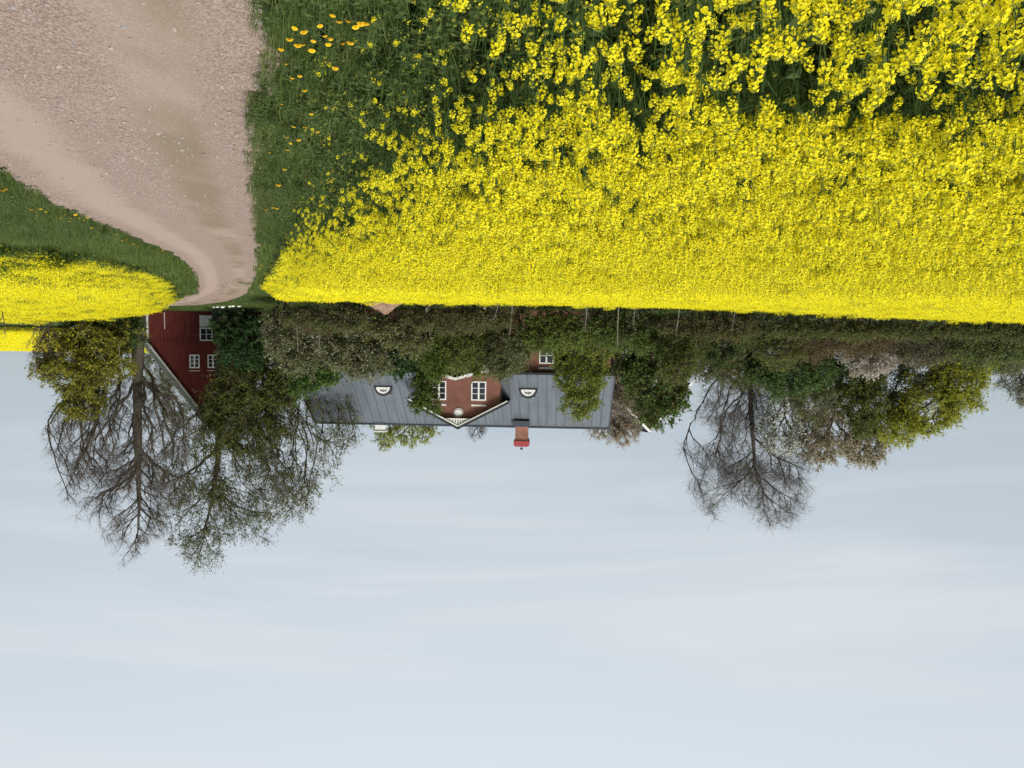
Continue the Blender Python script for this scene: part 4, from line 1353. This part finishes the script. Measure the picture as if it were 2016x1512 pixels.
def make_twigs(P, par, DR, w, n, L, r, spread=.9, up=.25, droop=0.0, wmax=6, two=True, fine=False):
    """fine twigs off the outer branches; returns pieces and the twig points for leaves"""
    c = np.where((par >= 0) & (w <= wmax))[0]
    q = c[rng.integers(0, len(c), n)]
    s = rng.random(n)[:, None]
    p0 = P[par[q]] * (1 - s) + P[q] * s
    d = DR[q] / (np.linalg.norm(DR[q], axis=1)[:, None] + 1e-9) + rng.normal(0, spread, (n, 3)) + np.array([0, 0, up])
    d /= np.linalg.norm(d, axis=1)[:, None]
    ln = (L * rng.uniform(.45, 1.3, n))[:, None]
    p1 = p0 + d * ln * .5
    d2 = d + rng.normal(0, .35, (n, 3)) + np.array([0, 0, up * .5 - droop]); d2 /= np.linalg.norm(d2, axis=1)[:, None]
    p2 = p1 + d2 * ln * .5
    A = [(p0, p1, np.full(n, r), np.full(n, r * .75), d, d), (p1, p2, np.full(n, r * .75), np.full(n, r * .4), d, d2)]
    ends = [p2, p1]
    if two:
        h = p1 + 0; d3 = d + rng.normal(0, .7, (n, 3)) + np.array([0, 0, up * .5 - droop]); d3 /= np.linalg.norm(d3, axis=1)[:, None]
        p3 = h + d3 * ln * .4
        A.append((h, p3, np.full(n, r * .65), np.full(n, r * .35), d3, d3)); ends.append(p3)
    Vs, Fs, off = [], [], 0
    for a in A:
        V, F = frustums(*a, 3) if (a[0] is p0 and not fine) else ribbons(*a); Vs.append(V); Fs.append(F + off); off += len(V)
    return np.concatenate(Vs), np.concatenate(Fs), np.stack([p0 * .5 + p1 * .5, p1, p2], 1)


def blob_points(blobs, Y, n, shell=.5):
    """random points in a union of ellipsoids given by picture outline (cx,cy,rx,ry[,weight]) at distance Y"""
    wts = np.array([b[2] * b[3] * (b[4] if len(b) > 4 else 1) for b in blobs], float); wts /= wts.sum()
    out = []
    for b, k in zip(blobs, np.round(wts * n).astype(int)):
        yy = Y + (b[5] if len(b) > 5 else 0)
        c = at(b[0], b[1], yy); sx, sz = b[2] * yy / 1514, b[3] * yy / 1514
        v = rng.normal(0, 1, (k, 3)); v /= np.linalg.norm(v, axis=1)[:, None]
        rad = rng.random(k) ** (1 / 3.0) * (1 - shell) + shell * rng.random(k) ** .15
        rad *= 1 + .2 * np.sin(v[:, 0] * 7 + b[0]) * np.sin(v[:, 2] * 8 + b[1]) + .12 * np.sin(v[:, 0] * 17 + b[1]) * np.sin(v[:, 1] * 9)
        out.append(c + v * rad[:, None] * np.array([sx, min(sx, sz) * .85, sz]))
    return np.concatenate(out)


TREE_TRIS = [0]


def tree(name, label, cat, bx, Y, blobs, trunk_r, n_targets, leaf_mat=None, n_leaf=0, leaf_size=.12, n_twig=2000, twig_L=.75, twig_r=.006,
         trunk_to=None, bark=None, twig_mat=None, group=None, stems=0, up=.4, droop=0.0, lift=.35, second=None, tip_r=.010, jitter=.055, shell=.42, spread=.9, lean=0.0):
    bark = bark or M_BARK; twig_mat = twig_mat or M_TWIG
    base_x = at(bx, 650, Y)[0]; base = np.array([base_x, Y, gz(base_x, Y) - .1])
    T = blob_points(blobs, Y, n_targets, shell)
    T = T[T[:, 2] > base[2] + .3]
    # limbs first (spread far apart), then the filling
    T = T[np.argsort(np.linalg.norm((T - T.mean(0)), axis=1) * rng.uniform(.3, 1.3, len(T)))[::-1]]
    top = trunk_to if trunk_to is not None else (blobs[0][0], blobs[0][1])
    tt = at(top[0], top[1], Y); 
    E_ = empty(name, tuple(base)); tag(E_, label, cat, group)
    st = [T[rng.integers(len(T))] * .75 + base * .25 for _ in range(stems)]
    P, par, r, DR, w = grow(base, tt, trunk_r, T, tip_r, st)
    rel = P - base
    o = link(bpy.data.objects.new('trunk', wood_mesh('trunk', rel, par, r, DR, bark)), E_)
    TREE_TRIS[0] += 2 * len(o.data.polygons)
    ends = None; tipn = rel[w <= 1.01]
    if n_twig:
        V, F, ends = make_twigs(rel, par, DR, w, n_twig, twig_L, twig_r, up=up, droop=droop, spread=spread, fine=n_twig < 9000)
        o = link(bpy.data.objects.new('twigs', np_mesh('twigs', V, [F], twig_mat)), E_); TREE_TRIS[0] += 2 * len(F)
    for lm, nl, ls in [(leaf_mat, n_leaf, leaf_size)] + (second or []):
        if lm is None or not nl: continue
        if ends is None:
            src = tipn[rng.integers(0, len(tipn), nl)]
        else:
            e = ends[rng.integers(0, len(ends), nl)]; u = rng.random(nl)[:, None] ** .7 * 1.06
            src = np.where(u < .45, e[:, 0] + (e[:, 1] - e[:, 0]) * u / .45, e[:, 1] + (e[:, 2] - e[:, 1]) * (u - .45) / .55)
        V, F = leaf_quads(src + rng.normal(0, jitter, (nl, 3)), ls)
        o = link(bpy.data.objects.new('crown', np_mesh('crown', V, [F], lm)), E_); TREE_TRIS[0] += 2 * len(F)
    return E_


def plant_trees():
    big = 'tall trees before the barn'
    # ---- trees round the barn
    tree('bare_tree', 'tall bare tree with thick dark trunk and spreading domed crown beside the red barn', 'tree', 274, 52,
         [(255, 860, 130, 120), (180, 860, 90, 110, 1.2), (265, 1000, 75, 105), (180, 960, 55, 60), (205, 760, 80, 40, .6), (320, 850, 60, 110, .5), (330, 980, 45, 70, .5)], .48, 2100,
         n_twig=17000, twig_L=.7, twig_r=.0062, trunk_to=(274, 1010), twig_mat=M_TWIG, second=[(L_BROWN, 4000, .05)], up=.3, tip_r=.013)
    tree('budding_tree', 'large broad tree with thin olive leaf in front of the barn roof', 'tree', 440, 61,
         [(450, 900, 150, 120), (560, 890, 120, 95, 1.1), (640, 830, 75, 60), (400, 1010, 90, 85), (500, 960, 110, 80), (395, 1075, 50, 48, 1.4), (680, 850, 40, 40), (560, 780, 90, 60, .7), (480, 1030, 80, 50), (570, 970, 70, 65), (345, 960, 40, 60, .8)], .44, 2200,
         L_OLIVE, 21000, .115, n_twig=13500, twig_L=.8, twig_r=.0065, trunk_to=(430, 900), up=.25, second=[(L_DKOLIVE, 14000, .14)])
    tree('leafy_maple', 'dense dark olive leafed tree hiding one side of the red barn', 'tree', 480, 60,
         [(500, 760, 70, 70), (450, 800, 60, 60), (540, 800, 50, 70), (470, 700, 45, 60, .7), (500, 860, 60, 40), (430, 860, 45, 40, .8), (555, 740, 35, 60)], .25, 700,
         L_DKOLIVE, 24000, .155, n_twig=6000, twig_L=.9, second=[(L_OLIVE, 18000, .15)])
    tree('yellow_maple', 'small yellow green leafed tree beside the tall bare trunk', 'tree', 171, 50,
         [(165, 730, 85, 55), (130, 700, 60, 50), (210, 700, 55, 45), (160, 790, 50, 40), (200, 660, 80, 38), (130, 655, 50, 30, .8)], .16, 500,
         L_YELLOW, 19000, .14, n_twig=4500, twig_L=.6, bark=M_PALEBARK, trunk_to=(168, 720), second=[(L_DKOLIVE, 12000, .14)])
    tree('bare_shrub', 'spindly bare shrub at the outer side of the yellow green tree', 'shrub', 100, 49,
         [(90, 680, 32, 45), (75, 720, 18, 35), (80, 650, 20, 25)], .05, 90, None, 0, n_twig=700, twig_L=.5, twig_r=.007, trunk_to=(95, 680), stems=4, up=.5, second=[(L_GREY, 350, .06)])
    tree('dark_shrub', 'low dark shrub under the tall trees by the field edge', 'shrub', 235, 50.5,
         [(225, 640, 50, 26), (180, 642, 45, 22), (260, 650, 25, 30)], .06, 150, L_DKGREEN, 7000, .13, n_twig=500, stems=4, second=[(L_DKOLIVE, 4000, .13)])
    tree('clipped_hedge', 'dark green dense hedge behind the row of white stones', 'hedge', 475, 58.0,
         [(470, 640, 48, 42), (500, 650, 35, 50), (445, 655, 25, 45), (480, 690, 45, 40)], .12, 400, L_DKGREEN, 26000, .14, n_twig=600, stems=5)
    tree('bare_sapling', 'thin bent leafless sapling standing out against the far yellow field', 'sapling', -2, 40,
         [(4, 655, 10, 14), (0, 650, 8, 18)], .03, 14, n_twig=10, twig_L=.2, trunk_to=(12, 662), twig_r=.006)
    tree('backing_tree', 'grey lichened tree rising behind the red barn', 'tree', 318, 82, [(315, 735, 34, 55), (345, 790, 36, 60), (300, 680, 25, 40)], .15, 420, L_GREY, 8000, .16, n_twig=2500, twig_L=.6, second=[(L_DKOLIVE, 4000, .15)])
    # ---- grove between field and manor: (name, label, base x, distance, blobs, kind)
    shr = 'bushes between the rape field and the manor house'
    tree('grey_bush', 'grey green budding bush next to the dark hedge', 'bush', 560, 50, [(565, 670, 45, 50), (590, 705, 35, 35), (545, 640, 35, 35)], .07, 260, L_GREY, 6577, 0.132, n_twig=3750, twig_L=.6, stems=7, up=.5, second=[(L_DKOLIVE, 5565, 0.144)], group=shr)
    tree('grey_bush', 'tall grey green bush reaching up before the roof edge below the roof window', 'bush', 690, 50, [(690, 690, 55, 55), (730, 710, 40, 40), (650, 670, 35, 45), (700, 640, 60, 35)], .07, 380, L_GREY, 8602, 0.132, n_twig=5250, twig_L=.6, stems=8, up=.5, second=[(L_DKOLIVE, 7590, 0.144)], group=shr)
    tree('green_bush', 'fresh dark green bush below the roof corner', 'bush', 625, 54, [(610, 735, 45, 28), (640, 720, 40, 35), (590, 760, 30, 20, .7)], .06, 200, L_GREEN, 5060, 0.156, n_twig=900, stems=4, second=[(L_DKGREEN, 6071, 0.156)], group=shr)
    tree('dark_conifer_bush', 'very dark evergreen bush below the half round roof window', 'bush', 760, 53.5, [(760, 690, 50, 42), (735, 660, 40, 40), (790, 715, 35, 25)], .08, 260, L_DKGREEN, 16192, 0.156, n_twig=900, stems=4, group=shr)
    tree('olive_bush', 'olive leaved bush behind the earth heap', 'bush', 775, 49, [(770, 650, 50, 32), (810, 665, 40, 40), (740, 640, 40, 22)], .05, 240, L_OLIVE, 5565, 0.132, n_twig=2700, twig_L=.5, stems=6, up=.5, second=[(L_GREY, 3035, 0.12)], group=shr)
    tree('ivy_tree', 'slender leafy tree covering one side of the brick gable', 'tree', 828, 54, [(835, 760, 24, 42), (845, 720, 30, 40), (820, 790, 18, 22, .7), (855, 790, 16, 26, .6)], .09, 260, L_DKOLIVE, 7083, 0.144, n_twig=1800, twig_L=.4, trunk_to=(832, 770), second=[(L_GREEN, 4048, 0.144)])
    tree('young_larch', 'pale yellow green young tree before the porch', 'tree', 850, 50, [(850, 690, 28, 50), (845, 650, 35, 40), (860, 725, 18, 25)], .07, 240, L_GREEN, 7083, 0.12, n_twig=2250, twig_L=.4, trunk_to=(852, 725), second=[(L_OLIVE, 4048, 0.12)])
    tree('young_birch', 'young olive birch with a pale stem in front of the central gable', 'tree', 936, 50, [(930, 685, 45, 42), (935, 650, 50, 40), (938, 725, 12, 18), (900, 690, 30, 40)], .06, 420, L_OLIVE, 9108, 0.12, n_twig=4200, twig_L=.45, bark=M_PALEBARK, trunk_to=(932, 748), second=[(L_GREEN, 6071, 0.12)])
    tree('mixed_bush', 'grey leaved bush between the birch and the ground floor window', 'bush', 1010, 49.5, [(1000, 690, 45, 45), (1030, 650, 50, 40), (985, 715, 30, 30)], .06, 330, L_GREY, 4554, 0.12, n_twig=3300, twig_L=.5, stems=6, up=.5, second=[(L_DKOLIVE, 8096, 0.132)], group=shr)
    tree('round_green_tree', 'bright green young tree standing before the end of the manor roof', 'tree', 1150, 51, [(1140, 740, 50, 48), (1160, 690, 50, 55), (1140, 795, 38, 32), (1120, 680, 40, 50), (1172, 735, 24, 40)], .13, 700, L_LIME, 8602, 0.132, n_twig=4500, twig_L=.5, trunk_to=(1152, 760), second=[(L_OLIVE, 9108, 0.132), (L_GREEN, 9108, 0.144)], bark=M_PALEBARK)
    tree('green_bush', 'low fresh green bush at the foot of the round green tree', 'bush', 1085, 48.5, [(1085, 645, 60, 35), (1120, 650, 50, 35), (1060, 665, 30, 25)], .05, 300, L_GREEN, 6577, 0.132, n_twig=1800, stems=6, second=[(L_OLIVE, 5565, 0.132)], group=shr)
    tree('blossom_tree', 'grey pink budding tree rising beyond the roof end', 'tree', 1226, 67, [(1228, 800, 36, 48), (1238, 755, 35, 50), (1190, 848, 46, 20), (1232, 848, 32, 30)], .1, 600, L_PINKGREY, 17000, .12, n_twig=4500, twig_L=.45, trunk_to=(1210, 800), up=.5)
    tree('dark_leafy_tree', 'dark green tree with brownish crown between the two roofs', 'tree', 1280, 53, [(1275, 740, 55, 60), (1288, 800, 50, 46), (1250, 720, 40, 50), (1325, 780, 32, 40), (1290, 690, 60, 45)], .12, 620, L_GREEN, 9614, 0.168, n_twig=3900, twig_L=.5, trunk_to=(1300, 790), second=[(L_DKGREEN, 9108, 0.168), (L_BROWN, 5060, 0.144)])
    tree('twin_stem_birch', 'young birch with two pale stems rising from the field edge', 'tree', 1360, 47.5, [(1335, 720, 36, 40), (1350, 700, 40, 40), (1355, 670, 40, 30)], .045, 300, L_OLIVE, 5060, 0.12, n_twig=2400, twig_L=.45, bark=M_PALEBARK, trunk_to=(1352, 720), stems=1, second=[(L_DKOLIVE, 4048, 0.12)])
    tree('dark_thicket', 'dark thicket below the gabled house', 'bush', 1425, 52, [(1420, 680, 55, 45), (1450, 650, 60, 35), (1390, 660, 40, 40)], .08, 380, L_DKGREEN, 9108, 0.156, n_twig=3750, twig_L=.5, stems=6, second=[(L_RUST, 4554, 0.132), (L_DKOLIVE, 6071, 0.144)], group=shr)
    tree('weeping_birch', 'tall bare birch with fine hanging twigs standing against the sky', 'tree', 1470, 60,
         [(1465, 880, 65, 100, 1.3), (1450, 800, 85, 60, 1.3), (1535, 970, 58, 78), (1398, 950, 42, 72), (1480, 950, 60, 60), (1375, 890, 38, 25, .8), (1560, 910, 36, 50, .8), (1470, 750, 75, 40)], .26, 1500,
         n_twig=16000, twig_L=1.1, twig_r=.0058, trunk_to=(1485, 900), twig_mat=M_BIRCHTW, up=.1, droop=.55, tip_r=.010)
    tree('white_blossom_tree', 'tree with bright white blossom next to the tall bare birch', 'tree', 1545, 57.5, [(1538, 872, 34, 26), (1512, 835, 18, 34), (1562, 850, 20, 28, .7), (1530, 800, 24, 30, .5)], .12, 320, L_WHITE, 2900, .14, n_twig=1500, twig_L=.5, trunk_to=(1545, 820), bark=M_BARK, second=[(L_DKGREEN, 1517, 0.12)])
    tree('blossom_tree', 'broad grey pink blossoming tree between the birch and the yellow green tree', 'tree', 1640, 62, [(1640, 850, 75, 65), (1610, 880, 50, 40), (1700, 880, 50, 45), (1600, 800, 60, 50), (1725, 870, 28, 50, .8)], .2, 900, L_PINKGREY, 22263, 0.144, n_twig=6500, twig_L=.5, trunk_to=(1640, 820), second=[(L_DKOLIVE, 5060, 0.144)])
    tree('olive_tree', 'dark olive tree with slender crown before the blossoming tree', 'tree', 1700, 55, [(1700, 790, 45, 55), (1690, 740, 55, 50), (1700, 835, 30, 28)], .12, 420, L_DKOLIVE, 13155, 0.144, n_twig=2250, twig_L=.45, trunk_to=(1698, 800), second=[(L_OLIVE, 4554, 0.144)])
    tree('green_thicket', 'green thicket behind the birch trunk', 'bush', 1560, 55, [(1550, 740, 65, 40), (1600, 720, 55, 45), (1510, 720, 40, 35)], .09, 450, L_DKGREEN, 14167, 0.156, n_twig=2700, stems=5, second=[(L_GREEN, 5565, 0.156), (L_GREY, 3035, 0.12)], group=shr)
    tree('white_blossom_bush', 'rounded bush with greyish white blossom above the field edge', 'bush', 1715, 50, [(1715, 715, 46, 28), (1690, 700, 35, 28), (1740, 705, 30, 30)], .06, 260, L_PINKGREY, 2500, 0.12, n_twig=3000, twig_L=.45, stems=6, up=.5, second=[(leafy('blossom_ivory', [(.5, .47, .4), (.64, .61, .54), (.4, .37, .3)], .42), 6500, .12)])
    tree('bare_rust_bush', 'reddish brown bare bush at the field edge', 'bush', 1660, 49, [(1650, 660, 70, 35), (1700, 665, 60, 35), (1600, 670, 50, 40)], .05, 420, L_RUST, 5060, 0.108, n_twig=6500, twig_L=.6, twig_mat=M_TWIGR, stems=9, up=.6, second=[(L_DKOLIVE, 3541, 0.12)], group=shr)
    tree('yellow_green_tree', 'wide yellow green tree with drooping leafy sprays at the end of the grove', 'tree', 1870, 56, [(1830, 800, 80, 55), (1890, 760, 55, 60), (1770, 840, 55, 45), (1920, 720, 35, 40), (1860, 720, 50, 40)], .22, 800, L_LIME, 17204, 0.156, n_twig=5250, twig_L=.6, trunk_to=(1868, 780), droop=.4, second=[(L_YELLOW, 9108, 0.156)], jitter=.06)
    tree('grey_tree', 'pale grey budding tree at the outermost end of the grove', 'tree', 2010, 60, [(2010, 730, 45, 60), (1990, 690, 40, 50), (2030, 770, 30, 40)], .15, 450, L_GREY, 9108, 0.132, n_twig=5250, twig_L=.5, trunk_to=(2008, 740), up=.4)
    tree('bare_brown_bush', 'dense brown bare bush under the yellow green tree', 'bush', 1800, 50, [(1800, 680, 75, 40), (1850, 670, 65, 35), (1760, 660, 60, 30)], .06, 480, L_BROWN, 5060, 0.108, n_twig=6500, twig_L=.65, stems=9, up=.6, second=[(L_DKOLIVE, 4554, 0.12), (L_GREY, 3035, 0.097)], group=shr)
    tree('green_bush', 'green leafed bush at the far end of the field edge', 'bush', 1940, 49, [(1935, 680, 60, 42), (1990, 675, 50, 35), (1900, 665, 40, 30), (2040, 675, 40, 40)], .06, 420, L_DKOLIVE, 8602, 0.132, n_twig=3750, stems=8, up=.5, second=[(L_GREEN, 4554, 0.132), (L_GREY, 2530, 0.12)], group=shr)
    tree('olive_bush', 'olive green bush in front of the dark thicket', 'bush', 1545, 49, [(1540, 680, 45, 48), (1500, 655, 45, 28), (1570, 650, 40, 30)], .05, 300, L_OLIVE, 6071, 0.12, n_twig=3300, stems=6, up=.5, second=[(L_DKOLIVE, 5060, 0.132)], group=shr)
    tree('green_bush', 'leafy bush at the field edge below the dark leafy tree', 'bush', 1235, 48.5, [(1230, 650, 55, 38), (1280, 655, 50, 38), (1190, 640, 40, 30)], .05, 320, L_GREEN, 7083, 0.132, n_twig=2700, stems=7, up=.5, second=[(L_DKOLIVE, 6071, 0.132)], group=shr)
    tree('brown_bush', 'low brown twiggy bush between hedge and earth heap', 'bush', 640, 47.5, [(640, 630, 70, 24), (590, 622, 50, 18), (690, 625, 40, 22)], .04, 260, L_BROWN, 2530, 0.108, n_twig=4500, twig_L=.45, stems=8, up=.6, second=[(L_DKOLIVE, 4554, 0.12), (L_GREEN, 1517, 0.12)], group=shr)
    tree('brown_bush', 'low twiggy undergrowth between the earth heap and the birch', 'bush', 880, 47.5, [(880, 630, 70, 26), (950, 628, 60, 24), (830, 625, 45, 22)], .04, 280, L_DKOLIVE, 6577, 0.12, n_twig=3900, twig_L=.45, stems=8, up=.6, second=[(L_BROWN, 2530, 0.108)], group=shr)
    tree('brown_bush', 'low dark twiggy undergrowth in front of the gabled house', 'bush', 1385, 47, [(1380, 640, 60, 28), (1440, 640, 60, 26), (1330, 640, 40, 25)], .04, 280, L_DKOLIVE, 7083, 0.12, n_twig=3900, twig_L=.45, stems=8, up=.6, second=[(L_RUST, 2530, 0.108)], group=shr)
    tree('backing_tree', 'dark leafy tree filling the gap between the gabled house and the birch', 'tree', 1425, 57, [(1420, 720, 60, 40), (1450, 690, 60, 45), (1385, 700, 35, 40), (1480, 730, 45, 40)], .12, 420, L_DKOLIVE, 10560, 0.148, n_twig=2250, second=[(L_BROWN, 3520, 0.129)])
    tree('backing_tree', 'dim olive tree filling the gap under the yellow green crown', 'tree', 1790, 58, [(1770, 750, 65, 55), (1820, 720, 60, 50), (1740, 800, 45, 40), (1880, 700, 45, 40)], .14, 420, L_DKOLIVE, 9680, 0.148, n_twig=2250, second=[(L_GREY, 3960, 0.129)])
    tree('backing_tree', 'grey olive tree behind the white blossoming bush', 'tree', 1640, 58, [(1640, 740, 70, 50), (1600, 790, 45, 40), (1690, 700, 60, 45), (1560, 760, 45, 40)], .14, 420, L_GREY, 4840, 0.129, n_twig=3750, second=[(L_DKOLIVE, 8800, 0.139)])
    tree('backing_tree', 'leafy tree filling the gap beside the grey outermost tree', 'tree', 1950, 57, [(1950, 700, 45, 35), (1990, 690, 50, 45)], .1, 260, L_DKOLIVE, 6160, 0.139, n_twig=2250, second=[(L_GREY, 2200, 0.12)])
    tree('backing_tree', 'low leafy tree before the brick wall of the manor', 'tree', 1010, 55, [(1000, 700, 40, 36), (960, 705, 35, 36), (890, 700, 45, 32)], .08, 300, L_DKOLIVE, 7040, 0.129, n_twig=2250, second=[(L_OLIVE, 3520, 0.12)])
    for i, (x, lab) in enumerate(((1560, 'dark low scrub under the olive bush at the field edge'), (1660, 'dark low scrub in front of the reddish bush'), (1770, 'dark low scrub in front of the brown bare bush'), (1880, 'dark low scrub under the end of the yellow green tree'), (1980, 'dark low scrub below the grey tree at the picture edge'))):
        tree('low_scrub', lab, 'bush', x, 45.5, [(x, 646, 62, 15), (x + 30, 650, 50, 14)], .03, 130, L_DKOLIVE, 3200, .12, n_twig=900, twig_L=.5, stems=6, up=.6, second=[(L_BROWN, 900, .09)], group=shr)
    # ---- beyond the manor roof
    tree('distant_tree', 'pale yellow green tree top showing beyond the ridge next to the white chimney', 'tree', 815, 80, [(812, 850, 48, 32), (830, 830, 40, 30), (780, 860, 26, 18)], .2, 320, L_LIME, 5500, .15, n_twig=1200, twig_L=.5, second=[(L_GREY, 1500, .12)])
    tree('distant_tree', 'narrow pale tree top directly behind the white chimney', 'tree', 757, 82, [(757, 860, 24, 28), (755, 830, 26, 30)], .16, 160, L_LIME, 2600, .15, n_twig=600, twig_L=.5, second=[(L_OLIVE, 1200, .14)])
    tree('distant_bare_tree', 'small bare tree top showing over the ridge near the gable apex', 'tree', 940, 84, [(940, 845, 24, 24), (935, 825, 25, 20)], .14, 130, n_twig=900, twig_L=.6, twig_r=.009, trunk_to=(940, 840), up=.5)


plant_trees()


def slender_stems():
    """pale thin saplings standing singly at the field edge"""
    k = 0
    for x, y1, Y in ((580, 690, 48), (623, 700, 48.2), (683, 665, 48), (689, 660, 48.4), (716, 640, 47.6), (844, 650, 47.4), (852, 660, 47.8), (980, 625, 46.6), (1008, 660, 47.4), (1157, 655, 46.8), (1218, 690, 47), (1255, 640, 46.4), (1338, 660, 46.4), (1445, 660, 46.6), (1510, 635, 46), (1535, 660, 46.6), (1690, 640, 45.6), (1725, 650, 45.8), (1640, 640, 45.4), (1770, 645, 45.6), (1810, 640, 45.2)):
        b = at(x, 640, Y); z = gz(b[0], Y) - .1; top = at(x + random.uniform(-8, 8), y1, Y)
        E_ = empty('pale_sapling', (b[0], Y, z))
        rel = top - np.array([b[0], Y, z])
        m = MB(); mid = rel * .5 + rng.normal(0, .08, 3)
        m1 = rel * .25 + (mid - rel * .5) * .7; m2 = rel * .75 + (mid - rel * .5) * .7
        add_tube(m, [np.zeros(3), m1, mid, m2, rel], [.035, .032, .027, .02, .01], 5)
        m.build('stem', M_PALEBARK, E_)
        t = MB()
        for i in range(14):
            s = rng.uniform(.35, 1); p = rel * s + (mid - rel * .5) * 2 * min(s, 1 - s); d = rng.normal(0, 1, 3); d[2] = abs(d[2]) + .6; d /= np.linalg.norm(d)
            add_tube(t, [p, p + d * rng.uniform(.2, .6)], [.009, .004], 3)
        t.build('twigs', M_TWIG, E_)
        ps = np.array([rel * s for s in rng.uniform(.4, 1, 60)]) + rng.normal(0, .25, (60, 3))
        V, F = leaf_quads(ps, .08); link(bpy.data.objects.new('crown', np_mesh('crown', V, [F], L_GREY if k % 2 else L_OLIVE)), E_)
        tag(E_, 'thin pale stemmed sapling standing singly along the far field edge', 'sapling', 'pale saplings along the field edge'); k += 1


slender_stems()


def far_hedge():
    """low grey hedgerow on the crest of the far field"""
    P = np.stack([rng.uniform(78, 150, 5000), 187 + rng.normal(0, .8, 5000)], -1)
    h = .6 + .6 * np.abs(np.sin(P[:, 0] * .35) * np.sin(P[:, 0] * .11 + 1))
    Z = ground(P[:, 0], P[:, 1]) + rng.random(5000) * h * 1.2
    V, F = leaf_quads(np.stack([P[:, 0], P[:, 1], Z], -1), .3)
    o = link(bpy.data.objects.new('hedgerow', np_mesh('hedgerow', V, [F], L_GREY)))
    tag(o, 'low grey hedgerow along the crest of the distant yellow field', 'hedgerow', kind='stuff')


far_hedge()
print('tree tris', TREE_TRIS[0], 'objects', len(scene.objects))
